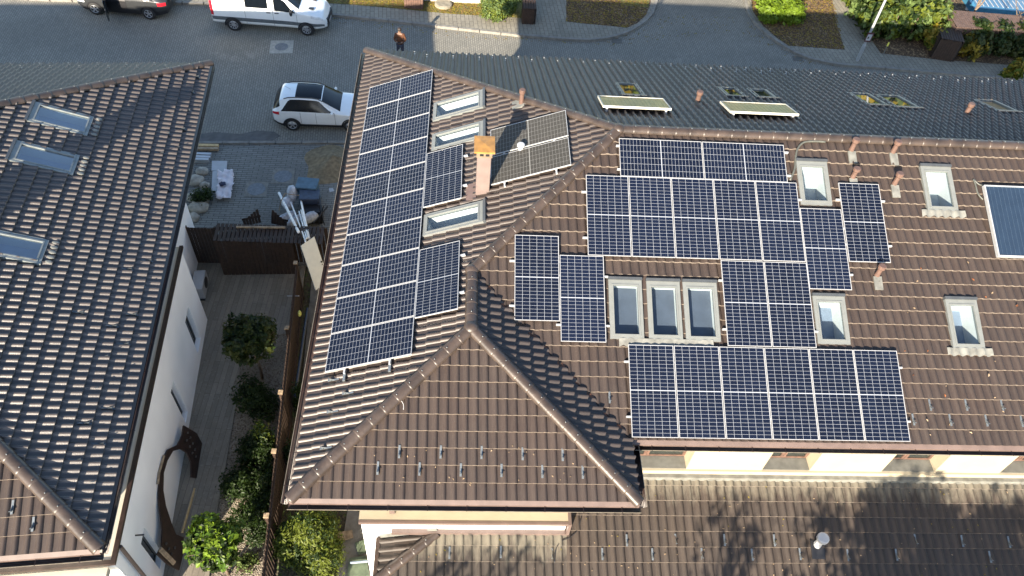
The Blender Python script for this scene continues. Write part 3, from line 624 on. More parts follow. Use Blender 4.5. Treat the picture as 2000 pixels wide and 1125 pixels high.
# cable loops
def cable(parent,pl,px,r=.02,m=None,h=.07,name='cable_conduit'):
    pts=[]
    for u,v_,*hh in px: a,b=pl.px(u,v_,hh[0] if hh else h); pts.append(Vector(pl.p(a,b,hh[0] if hh else h)))
    sm=[]
    for i in range(len(pts)-1):
        p0,p1,p2,p3=pts[max(i-1,0)],pts[i],pts[i+1],pts[min(i+2,len(pts)-1)]
        for t in (0,.25,.5,.75):
            sm.append(.5*((2*p1)+(p2-p0)*t+(2*p0-5*p1+4*p2-p3)*t*t+(3*p1-p0-3*p2+p3)*t**3))
    sm.append(pts[-1]); return MB().tube(sm,r,8).build(name,[m or CABG],parent,smooth=True)
CABG=mat('grey_conduit',(.22,.23,.20),.5)
cable(house,pA,[(1612,277),(1590,276),(1570,278),(1558,290),(1554,308),(1552,330),(1543,352)],.028)
cable(house,pA,[(1901,350),(1905,360),(1910,378),(1920,390)],.022); cable(house,pA,[(1901,350),(1912,360),(1921,362)],.02)
cable(house,plL,[(1135,1010,.05),(1128,1035,.05),(1112,1050,.05),(1095,1058,.05),(1085,1075,.05),(1083,1100,.05)],.010,BLACK,name='cable')
cable(house,pC,[(782,780,.08),(788,790,.08),(788,800,.08)],.006,PLW,name='cable')
# patches of stray tiles
# ------------------------------------------------------------------ solar panels
PW_,PH_=1.04,2.094
def panel(pl,a,b,orient,label,cells=None,group='solar panels on the brown roof',h=.115,clamps=()):
    "a,b lower-left in plane coordinates; orient V = long side up the slope"
    wd,hg=(PW_,PH_) if orient=='V' else (PH_,PW_)
    o=thing('solar_panel',label,'solar panel',group=group); o.matrix_world=pl.mat()@Matrix.Translation((a,b,h))
    t=.032;f=.012
    fr=MB().box(0,wd,0,f,0,t).box(0,wd,hg-f,hg,0,t).box(0,f,f,hg-f,0,t).box(wd-f,wd,f,hg-f,0,t).build('frame',[ALU],o)
    me=bpy.data.meshes.new('cell_glass'); g=.004
    v=[(f+g*0,f,t-.004),(wd-f,f,t-.004),(wd-f,hg-f,t-.004),(f,hg-f,t-.004),(f,f,.004),(wd-f,f,.004),(wd-f,hg-f,.004),(f,hg-f,.004)]
    me.from_pydata(v,[],[(0,1,2,3),(7,6,5,4)]); ul=me.uv_layers.new(name='UVMap')
    uvs=[(0,0),(1,0),(1,1),(0,1)] if orient=='V' else [(0,0),(0,1),(1,1),(1,0)]
    for i,q in enumerate(uvs+uvs[::-1]): ul.data[i].uv=q
    me.materials.append(cells or PV); c=bpy.data.objects.new('cell_glass',me); COL.objects.link(c); c.parent=o
    return o
def rails(pl,segs,ends=True):
    for a0,a1,b0,b1 in segs:
        M=pl.mat(); mb=MB()
        if abs(b1-b0)<.01: mb.box(min(a0,a1),max(a0,a1),b0-.02,b0+.02,.055,.112,0,M)
        else: mb.box(a0-.02,a0+.02,min(b0,b1),max(b0,b1),.055,.112,0,M)
        r=mb.build('mounting_rail',[ALU],house)
def clamp(pl,a,b,vert=False):
    M=pl.mat(); mb=MB()
    mb.box(a-.05,a+.05,b-.03,b+.03,.06,.135,0,M) if not vert else mb.box(a-.03,a+.03,b-.05,b+.05,.06,.135,0,M)
    return mb.build('rail_end',[ALU],house)
nth=['leftmost','second','third','fourth','fifth','sixth']
gx=(6*PW_+.1-PW_)/5
for i in range(6): panel(pA,7.1801+i*gx,.0461,'V',f'{nth[i] if i else "leftmost"} panel from the left in the bottom row of six above the long eaves gutter')
gx=(5*PW_+.08-PW_)/4
for i in range(5): panel(pA,6.3112+i*gx,4.295,'V',f'{nth[i]} panel from the left in the upright row of five below the two lying panels')
for i in range(2): panel(pA,7.1674+i*(PH_+.02),6.3949,'H',('left','right')[i]+' lying panel of the two nearest the main ridge on the front slope')
def singleA(c,o,lab,pl=pA,cells=None):
    a0,a1,b0,b1=pl.rect(c,.147); wd,hg=(PW_,PH_) if o=='V' else (PH_,PW_); panel(pl,(a0+a1-wd)/2,(b0+b1-hg)/2,o,lab,cells); return ((a0+a1-wd)/2,(b0+b1-hg)/2)
a0,a1,b0,b1=pA.rect([(1408,509),(1581,513),(1591,679),(1420,675)],.147)
mid=((a0+a1)/2-PW_-.01,(b0+b1-PH_)/2)
for i in range(2): panel(pA,mid[0]+i*1.06,mid[1],'V',('left','right')[i]+' panel of the pair between the triple skylight and the single skylight')
s1=singleA([(1563,407),(1641,410),(1663,566),(1584,562)],'V','single panel directly below the skylight next to the row of five')
s2=singleA([(1637,357),(1717,361),(1740,512),(1659,510)],'V','rightmost single panel on the front slope, with a vent pipe at its lower edge')
s3=singleA([(1005,459),(1091,462),(1093,626),(1006,624)],'V','single panel at the far left of the front slope, beside the valley')
s4=singleA([(1095,498),(1178,503),(1182,667),(1097,665)],'V','single panel directly left of the triple skylight')
# slope B : column of ten, u of plane runs towards -y
y0=2.8968; gy=(10*PW_+.18-PW_)/9
ords=['nearest','second nearest','third nearest','fourth nearest','fifth nearest','sixth nearest','fourth farthest','third farthest','second farthest','farthest']
for i in range(10): panel(pB,-(y0+i*gy+PW_),.4344,'V',f'{ords[i]} panel of the ten in the long column by the left eaves')
b1_=singleA([(833,299),(904,282),(902,390),(826,401)],'H','dark panel right of the long column, between two skylights and the chimney',pB)
b2_=singleA([(820,487),(897,471),(894,602),(810,621)],'H','dark panel right of the long column, below the nearest skylight',pB)
g1=singleA([(955.6,250.7),(1103.8,212),(1111,270),(961,304)],'V','sun-hazed dusty grey panel crossed by the chimney shadow, the one farther from the viewer',pB,PVG)
g2=singleA([(959,306),(1109,269),(1116,322),(957.7,360)],'V','sun-hazed dusty grey panel right of the chimney, the one nearer to the viewer',pB,PVG)
# rails and visible stubs
for s0_,s1_,bb in ((7.08,13.62,(.5,1.75)),(6.2,11.7,(4.75,5.95)),(7.1,11.5,(6.6,7.25)),(mid[0]-.08,mid[0]+2.2,(mid[1]+.4,mid[1]+1.6)),(s1[0]-.08,s1[0]+1.14,(s1[1]+.4,s1[1]+1.6)),(s2[0]-.1,s2[0]+1.16,(s2[1]+.45,s2[1]+1.65)),(s3[0]-.12,s3[0]+1.1,(s3[1]+.35,s3[1]+1.45)),(s4[0]-.1,s4[0]+1.14,(s4[1]+.4,s4[1]+1.6))):
    for q in bb: rails(pA,[(s0_,s1_,q,q)])
for q in (.9,2.0): rails(pB,[(-(y0+10*gy+.05),-(y0-.12),q,q)])
for q in (b1_,b2_): 
    for k in (.45,1.6): MB().box(q[0]+k-.02,q[0]+k+.02,q[1]-.05,q[1]+PW_+.13,.055,.112,0,pB.mat()).build('mounting_rail',[ALU],house)
ga0=min(g1[0],g2[0]); 
for k in (.35,1.7): MB().box(min(g1[0],g2[0])-.02,max(g1[0],g2[0])+PW_+.13,g1[1]+k-.02,g1[1]+k+.02,.055,.112,0,pB.mat()).build('mounting_rail',[ALU],house)
for k in (.9,2.0): # drain-like hangers at the near end of the long column
    p=pB.p(-(y0-.1),k,.1); MB().box(-(y0-.10),-(y0-.30),k-.03,k+.03,.05,.085,0,pB.mat()).build('rail_bracket',[GALV],house)
# flat-plate collectors on the rear slope and at the right edge
def collector(pl,a0,a1,b0,b1,h,lab,glass,side,plate,t=.10):
    o=thing('solar_thermal_collector',lab,'solar collector'); o.matrix_world=pl.mat()@Matrix.Translation((a0,b0,h)); W_,H_=a1-a0,b1-b0;f=.03
    MB().box(0,W_,0,f,0,t).box(0,W_,H_-f,H_,0,t).box(0,f,f,H_-f,0,t).box(W_-f,W_,f,H_-f,0,t).build('casing',[side],o)
    p=MB().box(f,W_-f,f,H_-f,.01,t-.03)
    p.build('absorber',[plate],o)
    fin=MB(); n=max(6,int(W_/.11))
    for i in range(1,n): fin.box(f+(W_-2*f)*i/n-.003,f+(W_-2*f)*i/n+.003,f,H_-f,t-.029,t-.026)
    fin.build('absorber_fin',[GALV],o)
    MB().add([(f,f,t-.01),(W_-f,f,t-.01),(W_-f,H_-f,t-.01),(f,H_-f,t-.01)],[(0,1,2,3)]).build('cover_glass',[glass],o)
    for x in (.1,W_-.15): MB().box(x,x+.05,.05,H_-.05,-h+.03,-.001).build('support_rail',[ALU],o)
    return o
GLASS_C=glass_mat('hazy_collector_glass',(.9,.9,.85),.13,.15); CASB=mat('beige_white_casing',(.46,.44,.38),.5)
ABS=mat('absorber_blue',(.026,.035,.046),.4,metal=.1,var=.15); ABT=mat('absorber_reflected_tan',(.56,.46,.28),.45,var=.1)  # tan plate: reflection of the golden trees put into its colour
a0,b1=pA.px(1925,361,.2); a0b,b0=pA.px(1948,500,.2)
collector(pA,(a0+a0b)/2,(a0+a0b)/2+2.3,b0,b1,.10,'large blue flat-plate collector cut by the right edge of the photo',glass_mat('collector_glass',(.75,.85,.95),.18,.12),ALU,ABS)
for c,lab in (([(1168,180),(1297,188),(1313,206),(1178,201)],'raised glazed collector with white edge on the rear slope, the left one, above one skylight'),([(1408,192),(1537,198),(1561,217),(1427,212)],'raised glazed collector with white edge on the rear slope, the right one, above two skylights')):
    r=pE.rect(c,.30); collector(pE,r[0],r[1],r[2],r[3],.17,lab,GLASS_C,CASB,ABT,t=.06)
# ------------------------------------------------------------------ neighbour house
nb=thing('house','white walled neighbouring house with dark brown tiled roof, without solar panels','house',(-3.43,-1.06,0),rad(5.09))
nbM=Matrix.Translation((-3.43,-1.06,0))@Matrix.Rotation(rad(5.09),4,'Z'); R3=np.array(nbM.to_3x3()); T3=np.array(nbM.translation)
class LPlane(Plane):
    "plane in the neighbour's frame, ray casting in world"
    def px(s,u,v,h=.05):
        d=R3.T@ray(u,v); c=R3.T@(CAM-T3); o=s.O+s.N*h; q=c+d*(np.dot(s.N,o-c))/np.dot(s.N,d)-s.O; return float(q@s.U),float(q@s.V)
NL=15.86; hp=NL/2
pR=LPlane((0,0,0),(0,1,0),(-ct,0,st)); pFr=LPlane((-NL,0,0),(1,0,0),(0,ct,st)); pBk=LPlane((0,NL,0),(-1,0,0),(0,-ct,st)); pLe=LPlane((-NL,NL,0),(0,-1,0),(ct,0,st))
XL=-34.0
SK_N=[[(184,230),(169,265),(51,236),(69,197)],[(155,304),(144,340),(13,315),(32,273)],[(94,467),(82,516),(-40,495),(-30,446)]]
RN_=[pR.rect(c,.07) for c in SK_N]
hn=[hole(r) for r in RN_]
NL=yB; pR1=[(0,0),(yP,wW/ct),(yQ,wW/ct),(yQ,0)][::-1]; pR2=[(yQ,0),(yQ,wW/ct),(yF+hW,hW/ct),(yB,0)][::-1]
pFr=LPlane((0,0,0),(1,0,0),(0,cos(tc_),sin(tc_))); pBk=LPlane((0,yB,0),(-1,0,0),(0,-ct,st)); pAf=LPlane((0,yF,0),(1,0,0),(0,ct,st)); pLw=LPlane((-2*wW,0,0),(0,-1,0),(ct,0,st))
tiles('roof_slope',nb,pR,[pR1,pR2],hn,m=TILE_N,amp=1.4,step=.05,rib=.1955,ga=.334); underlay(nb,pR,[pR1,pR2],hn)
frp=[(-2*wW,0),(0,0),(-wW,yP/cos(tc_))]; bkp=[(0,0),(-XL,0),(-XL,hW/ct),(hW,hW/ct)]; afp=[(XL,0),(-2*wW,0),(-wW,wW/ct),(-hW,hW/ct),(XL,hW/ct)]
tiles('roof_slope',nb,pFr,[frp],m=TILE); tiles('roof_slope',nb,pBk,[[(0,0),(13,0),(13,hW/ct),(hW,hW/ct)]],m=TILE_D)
for pl,po in ((pFr,frp),(pBk,bkp),(pAf,afp),(pLw,[(-yF,0),(0,0),(-yP,wW/ct),(-yQ,wW/ct)])): underlay(nb,pl,[po],[],-.01)
ridge(nb,(0,0,0),(-wW,yP,zw)); ridge(nb,(0,yB,0),(-hW,yF+hW,zR)); ridge(nb,(-wW,yP,zw),(-wW,yQ,zw)); ridge(nb,(-wW,yQ,zw),(-hW,yF+hW,zR)); ridge(nb,(-hW,yF+hW,zR),(XL,yF+hW,zR))
gutter(nb,(.02,-.05,0),(.02,NL+.05,0),out=(1,0,0),r=.055); gutter(nb,(-2*wW,-.04,0),(.05,-.04,0),out=(0,-1,0)); gutter(nb,(.05,NL+.04,0),(XL,NL+.04,0),out=(0,1,0))
apron(nb,(-2*wW,0,0),(.0,0,0),(0,-1,0)); apron(nb,(0,0,0),(0,NL,0),(1,0,0),m=GUTTER,w_=.06)
MB().prism([(-2*wW+.05,.03),(-.03,.03),(-.03,NL-.03),(XL,NL-.03),(XL,yF+.03),(-2*wW+.05,yF+.03)],-.16,-.13).build('soffit',[CREAM2],nb)
MB().prism([(-2*wW+.8,1.3),(-1.31,1.3),(-1.31,13.5),(XL+.5,13.5),(XL+.5,2.3),(-2*wW+.8,2.3)],Z0-.05,-.165).build('wall',[WHITE],nb)
# ground storey that stands forward, with openings cut as recesses
def wallwin(px,x=-.65):
    "window rectangle (y0,y1,z0,z1) in the neighbour's side wall from photo corners"
    ys=[];zs_=[]
    for u,v_ in px:
        d=R3.T@ray(u,v_); c=R3.T@(CAM-T3); q=c+d*(x-c[0])/d[0]; ys.append(q[1]);zs_.append(q[2])
    ys.sort();zs_.sort(); return (sum(ys[:2])/2,sum(ys[2:])/2,sum(zs_[:2])/2,sum(zs_[2:])/2)
wins=[wallwin([(362,640),(365,602),(397,663),(392,694)]),wallwin([(332,772),(338,748),(372,809),(368,829)]),wallwin([(276,1058),(283,1026),(322,1092),(316,1122)])]
wins=[(a,b,max(c,-5.6),d) for a,b,c,d in wins]
gy0,gy1=.73,10.16; zt=-2.46
mb=MB(); cuts=sorted([gy0,gy1]+[w_[0] for w_ in wins]+[w_[1] for w_ in wins])
ws=sorted(wins)
yy=gy0
for a,b,c,d in ws:
    a=max(a,yy+.05)
    mb.box(-.92,-.65,yy,a,Z0-.05,zt); mb.box(-.92,-.65,a,b,Z0-.05,c); mb.box(-.92,-.65,a,b,d,zt); mb.box(-.919,-.87,a,b,c,d); yy=b
mb.box(-.92,-.65,yy,gy1,Z0-.05,zt)
mb.box(-1.30,-.92,gy0+.27,gy1,Z0-.05,zt); mb.box(-8,-.92,gy0,gy0+.27,Z0-.05,zt)
gs=mb.build('ground_storey_wall',[WHITE],nb)
for a,b,c,d in ws:
    a=max(a,gy0+.05); wo=MB().box(-.868,-.80,a,b,c,c+.06).box(-.868,-.80,a,b,d-.06,d).box(-.868,-.80,a,a+.06,c+.06,d-.06).box(-.868,-.80,b-.06,b,c+.06,d-.06).build('window',[FRAMED],nb)
    MB().box(-.86,-.82,a+.06,b-.06,c+.06,d-.06).build('pane',[CARGLASS],wo)
MB().box(-.67,-.57,gy0-.08,gy1+.02,zt+.001,zt+.09).box(-8,-.67,gy0-.08,gy0+.02,zt+.001,zt+.09).build('coping_edge',[GUTTER],nb)
MB().box(-1.30,-.672,gy0+.022,gy1+.01,zt+.002,zt+.05).build('coping',[CREAM2],nb)
MB().box(-8,-.75,gy0-.5,gy0-.09,zt-.25,zt-.05).build('front_ledge',[CREAM2],nb)
MB().tube([(-.57,gy0+.35,zt-.02),(-.57,gy0+.35,-5.9)],.045,10).build('downpipe',[BROWNM],nb)
for i,r in enumerate(RN_):
    o=skylight(nb,pR,r,room=room_mat('room_sky_reflection',(.16,.24,.36)),apr=False,depth=.3,glass=GLASS_R,frame=mat('frame_grey_dark',(.30,.33,.33),.35))  # blue floor behind the pane carries the sky reflection as colour
    mb=MB()
    for k in range(5):
        a=r[0]+(r[1]-r[0])*(k+.3)/5; mb.blob((0,0,0),(.055,.085,.02),5); nb_=len(mb.v)-10*6
        for q in range(nb_,len(mb.v)): p_=mb.v[q]; mb.v[q]=tuple(pR.p(a+.05+p_[0],r[2]-.15+p_[1],.095+p_[2]))
    mb.build('lead_apron',[LEAD],o)
hooks(nb,pR,[(995,445),(1090,428),(1060,515),(975,545),(945,640),(1040,615),(1010,720),(925,745),(980,825),(890,855),(950,935),(860,970),(920,1055),(830,1090)],.35,0,0,m=DGALV)
hooks(nb,pR,[(880,92),(790,135),(850,225),(760,272),(820,370),(710,418),(780,515),(440,658),(625,735),(735,670),(690,835),(575,905),(650,1003)],.35,0,380,m=DGALV)
hooks(nb,pR,[(520,80),(600,190),(470,275),(550,390),(420,480),(495,605)],.35,0,731,m=DGALV)
hooks(nb,pFr,[(70,740),(185,835)],.35,0,731)
for i in range(22):
    hook(nb,pBk,1.2+i*.42,.55 if i%2 else .9)
# chimneys of the neighbour (outside the frame, their shadows fall on the slope)
def nbchim(y,x,h,wd):
    z=-x*tt; o=MB().box(x-wd,x+wd,y-wd,y+wd,z-.5,z+h).build('chimney',[CREAM2],nb); MB().box(x-wd-.06,x+wd+.06,y-wd-.06,y+wd+.06,z+h,z+h+.08).build('chimney_cap',[BROWNM],o)
CHX=[]
def shadow_src(u,v_,h):
    "point whose top at height h above the slope casts its shadow to photo pixel u,v"
    a,b=pR.px(u,v_,.03); p=pR.p(a,b,.03); s=R3.T@np.array(SUN); 
    # walk back along the sun ray until h above the slope
    for k in np.arange(.05,12,.02):
        q=p-s*k
        if q[2]-(-q[0]*tt)>h: return q
q=shadow_src(330,190,1.5); nbchim(q[1],q[0],1.5,.26)
q=shadow_src(60,362,1.3); nbchim(q[1],q[0],1.3,.3)
MB().box(-.65,-.45,gy0+1.0,gy0+1.03,zt-1.0,zt-.97).build('lamp_bracket',[BLACK],nb)
# ------------------------------------------------------------------ foliage
def leaves(name,blobs,n,size,mats,parent=None,up=.35,long_=1.6,shell=.45,clump=.12,drop=0,wts=None,seed=1):
    r=np.random.default_rng(seed); bl=np.array(blobs,float); vol=bl[:,3]*bl[:,4]*bl[:,5]; pr=vol**(.75); pr/=pr.sum()
    nc=max(8,n//14); idx=r.choice(len(bl),nc,p=pr); d=r.normal(size=(nc,3)); d/=np.linalg.norm(d,axis=1)[:,None]
    rad_=(shell+(1-shell)*r.random(nc)**.6); cc=bl[idx,:3]+d*rad_[:,None]*bl[idx,3:6]*(1+r.normal(size=(nc,1))*.05)
    ci=r.integers(0,nc,n); pos=cc[ci]+r.normal(size=(n,3))*clump; nd=d[ci]+r.normal(size=(n,3))*.55; nd[:,2]+=up; nd/=np.linalg.norm(nd,axis=1)[:,None]
    tx=r.normal(size=(n,3)); tx-=nd*(tx*nd).sum(1)[:,None]; tx/=np.linalg.norm(tx,axis=1)[:,None]; ty=np.cross(nd,tx); s=size*(.6+.8*r.random(n))[:,None]
    a=pos-tx*s*long_*.5;b=pos+ty*s*.5+nd*s*.12;c=pos+tx*s*long_*.5;e=pos-ty*s*.5+nd*s*.12
    V=np.stack([a,b,c,e],1).reshape(-1,3); F=np.arange(4*n).reshape(-1,4)
    me=bpy.data.meshes.new(name); me.from_pydata(V.tolist(),[],F.tolist())
    for q in mats: me.materials.append(q)
    mi=r.choice(len(mats),nc,p=wts)[ci]; me.polygons.foreach_set('material_index',mi.astype(int).tolist())
    at=me.attributes.new('rnd','FLOAT','FACE'); at.data.foreach_set('value',np.clip(r.random(nc)[ci]*.6+r.random(n)*.4,0,1)); me.update()
    o=bpy.data.objects.new(name,me); COL.objects.link(o)
    if parent:o.parent=parent
    return o
def trunk(parent,pts,r0,r1,limbs=(),name='trunk'):
    n=len(pts); mb=MB().tube(pts,[r0+(r1-r0)*i/(n-1) for i in range(n)],8)
    for l in limbs: mb.tube(l,[r1*.8,r1*.5,r1*.2][:len(l)] if len(l)<=3 else [r1*.8*(1-i/len(l)) for i in range(len(l))],6)
    return mb.build(name,[BARK],parent,smooth=True)
def standard_tree(x,y,zc,r,n,mats,label,seed,leaf=.07,bare=False):
    t=thing('standard_tree',label,'tree',(x,y,Z0+.02)); h=zc-Z0
    lim=[]
    rr=random.Random(seed)
    for k in range(9):
        a=rr.uniform(0,6.28); lim.append([(0,0,h-r*.7),(cos(a)*r*.35,sin(a)*r*.35,h-r*.2),(cos(a)*r*.8,sin(a)*r*.8,h+rr.uniform(-.2,.5)*r)])
    trunk(t,[(0,0,-.05),(.03,.02,h*.35),(-.02,.0,h-r*.6),(0,0,h)],.045,.03,lim)
    bl=[(0,0,h,r*.8,r*.8,r*.62)]+[(rr.uniform(-.5,.5)*r,rr.uniform(-.5,.5)*r,h+rr.uniform(-.3,.4)*r,r*.5,r*.5,r*.42) for _ in range(6)]
    leaves('crown',bl,n,leaf,mats,t,up=.6,shell=.35,clump=.06,seed=seed); return t
standard_tree(-2.80,6.77,-3.95,.92,7000,[LF_DARK,LF_DARK,LF_OLIVE],'dark round topiary tree standing in the shaded gravel, beside the paved courtyard',3,.085)
standard_tree(-2.58,.62,-3.95,.70,5600,[LF_LAUREL,LF_LIME,LF_DARK],'sunlit round laurel tree at the bottom, left of the garden fence',5,.09)
def shrub(u,v_,z,r,h,n,mats,lab,seed,leaf=.05,name='shrub',long_=1.8,cone=False,wts=None,group=None):
    q=G(u,v_,z); t=thing(name,lab,'shrub',(q[0],q[1],Z0+.02),group=group)
    rr=random.Random(seed)
    if cone: bl=[(rr.uniform(-.1,.1)*r,rr.uniform(-.1,.1)*r,h*(.2+.2*k),r*(1-.2*k),r*(1-.2*k),h*.22) for k in range(4)]
    else: bl=[(rr.uniform(-.45,.45)*r,rr.uniform(-.45,.45)*r,h*rr.uniform(.3,.7),r*.6,r*.6,h*.34) for _ in range(7)]
    trunk(t,[(0,0,-.05),(0,0,h*.7)],.04,.015,[[(0,0,h*.2),(r*.5*cos(a),r*.5*sin(a),h*.6)] for a in (0,1.5,3.1,4.6)],'stem')
    leaves('foliage',bl,n,leaf,mats,t,up=.5,long_=long_,shell=.3,clump=.07,seed=seed,wts=wts); return t
shrub(500,775,-5.2,.72,1.1,4200,[LF_DARK,LF_CON],'dark rounded shrub in the gravel bed, just below the shaded topiary tree',11)
shrub(500,868,-5.2,.62,1.0,3600,[LF_CON,LF_DARK],'dark low conifer in the middle of the gravel bed beside a fence post',12)
shrub(512,842,-4.9,.34,1.5,1500,[LF_THUJA,LF_CON],'bright green upright conifer with sunlit tips against the fence',13,cone=True)
shrub(470,935,-5.3,.62,.9,4200,[LF_CON,LF_DARK],'mid green shrub with fine foliage at the edge of the plank path',14)
shrub(487,1010,-5.2,.66,.9,4000,[LF_CON,LF_DARK],'dark green shrub right behind the sunlit laurel tree',15)
shrub(512,930,-5.3,.48,1.0,2600,[LF_DARK,LF_CON],'very dark shrub close to the fence post, right of the mid green one',22)
shrub(505,985,-5.3,.46,.9,2400,[LF_CON,LF_DARK],'dark shrub close to the fence, right above the one behind the laurel',23)
shrub(586,760,-5.0,.30,1.3,1600,[LF_CON,LF_DARK],'narrow green bush squeezed between fence and house gutter, farther one',16,cone=True)
shrub(572,880,-5.1,.32,1.1,1300,[LF_CON,LF_DARK],'narrow dark bush squeezed between fence and house gutter, nearer one',17)
shrub(596,1048,-4.6,.98,1.9,26000,[LF_THUJA,LF_THUJA,LF_CON],'large yellow green thuja bush beside the white wall corner at the bottom',18,leaf=.038,long_=2.8)
shrub(395,378,-5.6,.42,.6,1500,[LF_DARK,LF_CON],'dark low shrub among rocks beside the neighbouring house',19)
shrub(480,1100,-5.85,.25,.25,500,[LF_OLIVE,LF_HEDGE],'small ground hugging plant in the sunlit gravel',20)
# far side plants
shrub(975,6,-5.3,1.05,1.2,11000,[LF_HEDGE,LF_THUJA,LF_HEDGE],'wide sunlit green bush beside a brown bin enclosure across the street',21,leaf=.06)
def hedge(name,x0,x1,y0,y1,h,n,mats,lab,seed,leaf=.1,long_=1.5,cat='hedge',rz=0,lump=1):
    t=thing(name,lab,cat,((x0+x1)/2,(y0+y1)/2,ZP)); rr=random.Random(seed); wx_,wy_=(x1-x0)/2,(y1-y0)/2
    bl=[]
    nx=max(1,int(wx_*2/.9)); ny=max(1,int(wy_*2/.9))
    for i in range(nx):
        for j in range(ny):
            bl.append((-wx_+(i+.5)*2*wx_/nx+rr.uniform(-.1,.1),-wy_+(j+.5)*2*wy_/ny+rr.uniform(-.1,.1),h*.5,wx_/nx*1.15,wy_/ny*1.15,h*.5*rr.uniform(1-.12*lump,1+.12*lump)))
    core=MB()
    for k in range(nx): core.tube([(bl[k*ny][0],bl[k*ny][1],0),(bl[k*ny][0],bl[k*ny][1],h*.7)],[.05,.02],6)
    core.build('stem',[BARK],t)
    leaves('foliage',bl,n,leaf,mats,t,up=.4,long_=long_,shell=.55,clump=.09,seed=seed); return t
hedge('round_hedge',18.35,20.35,28.7,31.5,1.0,9000,[LF_LIME],'bright lime green clipped hedge at the street corner, half in shadow',31,.11,lump=.4)
hedge('large_hedge',23.2,27.4,27.6,34.5,1.9,24000,[LF_HEDGE,LF_HEDGE,LF_THUJA,LF_CON],'big light green juniper mass right of the lamp post',32,.15)
shrub(1835,60,-4.9,.9,1.3,2600,[LF_YEL,LF_THUJA],'yellowing bush between the big juniper and the brown slatted enclosure',33,leaf=.11)
hedge('dark_hedge',28.3,33.5,26.5,28.1,1.5,17000,[LF_DARK,LF_OLIVE,LF_CON],'dark green hedge in front of the pink brown slatted shed',34,.12)
shrub(1900,70,-4.7,.9,1.4,1600,[LF_OLIVE,LF_YEL],'olive bush with yellow tips leaning on the slatted shed roof',35,leaf=.12)
shrub(1990,128,-5.2,.45,1.0,900,[LF_YEL,LF_THUJA],'small bright yellow bush cut by the right edge of the photo',36,leaf=.12)
# bare tree
def bare_tree(x,y,lab,seed,h=3.2,name='bare_tree',spread=1.6):
    t=thing(name,lab,'tree',(x,y,ZP)); rr=random.Random(seed); mb=MB()
    def br(p,d,L,r,dep):
        q=p+d*L; m_=p+d*L*.5+Vector((rr.uniform(-1,1),rr.uniform(-1,1),rr.uniform(-.3,.6)))*L*.12
        mb.tube([p,m_,q],[r,r*.8,r*.6],6 if dep<2 else 4,cap=False)
        if dep<5:
            for _ in range(rr.choice((2,3,3))):
                nd=(d+Vector((rr.uniform(-1,1),rr.uniform(-1,1),rr.uniform(-.4,.7)))*.75*spread/1.6).normalized(); br(q,nd,L*rr.uniform(.6,.85),r*.55,dep+1)
    br(Vector((0,0,-.05)),Vector((.05,-.05,1)),h*.32,.08,0)
    mb.build('branches',[BARK],t); return t
q=G(1890,40,-5.5); bare_tree(q[0],q[1],'bare leafless tree with reddish twigs beside the blue pool',41)
q=G(1975,60,-5.5); bare_tree(q[0],q[1],'bare leafless tree standing behind the dark hedge near the right edge',42,2.6)
# trees behind the drone whose shadow falls on the lower roof
def shadow_tree(x,y,h,r,n,lab,seed,dens=.2):
    t=thing('garden_tree',lab,'tree',(x,y,Z0)); rr=random.Random(seed); bl=[]; lim=[]
    for k in range(16):
        a=rr.uniform(0,6.28); q=rr.uniform(.2,.9)*r; z=h+rr.uniform(-.8,.8)*r*.8
        bl.append((cos(a)*q,sin(a)*q,z,r*.36,r*.36,r*.3)); lim.append([(0,0,h-r*1.1),(cos(a)*q*.5,sin(a)*q*.5,(h-r+z)/2),(cos(a)*q,sin(a)*q,z)])
    trunk(t,[(0,0,-.05),(.05,0,h*.4),(0,.05,h)],.16,.07,lim)
    leaves('crown',bl,n,dens,[LF_OLIVE,LF_CON],t,up=.2,shell=.1,clump=.2,seed=seed); return t
for i,(x,y,h,r,lab) in enumerate(((4,42,5.5,3.9,'golden autumn tree beyond the street, westernmost of its row'),(11,43,6,4.2,'golden autumn tree beyond the street, opposite the left collector'),(17.5,43,5.5,4.0,'golden autumn tree beyond the street, opposite the right collector'),(25,44,6,4.2,'yellow green tree beyond the street, opposite the paired skylights'),(33,46,6,4.2,'yellow green tree beyond the street, easternmost of its row'))):
    t=thing('autumn_tree',lab,'tree',(x,y,Z0)); rr=random.Random(i); bl=[(rr.uniform(-.6,.6)*r,rr.uniform(-.6,.6)*r,rr.uniform(.18,1.0)*h,r*.6,r*.6,r*.5) for _ in range(16)]
    trunk(t,[(0,0,-.05),(0,.05,h*.4),(0,0,h*.8)],.18,.06); leaves('crown',bl,9000,.5,[LF_YEL,LF_THUJA] if i<3 else [LF_HEDGE,LF_YEL],t,up=.3,shell=.5,clump=.25,seed=70+i)
def sunback(x,y,z,k): s=np.array(SUN); p=np.array([x,y,z])-s*k; return p
p=sunback(14.9,-1.05,-2.9,11.0); shadow_tree(p[0],p[1],p[2]-Z0,1.95,6500,'leafy garden tree in front of the lower roof, the densest one',51)
p=sunback(12.6,-1.0,-2.8,11.5); shadow_tree(p[0],p[1],p[2]-Z0,1.5,1300,'thin leafy garden tree in front of the lower roof, left of the densest one',52,.13)
p=sunback(9.9,-.1,-2.6,12.0); shadow_tree(p[0],p[1],p[2]-Z0,1.1,240,'sparse garden tree in front of the lower roof, nearly leafless',53,.12)
p=sunback(4.0,-.7,-2.8,11.0); shadow_tree(p[0],p[1],p[2]-Z0,.9,260,'sparse garden tree in front of the porch roof corner',54,.12)
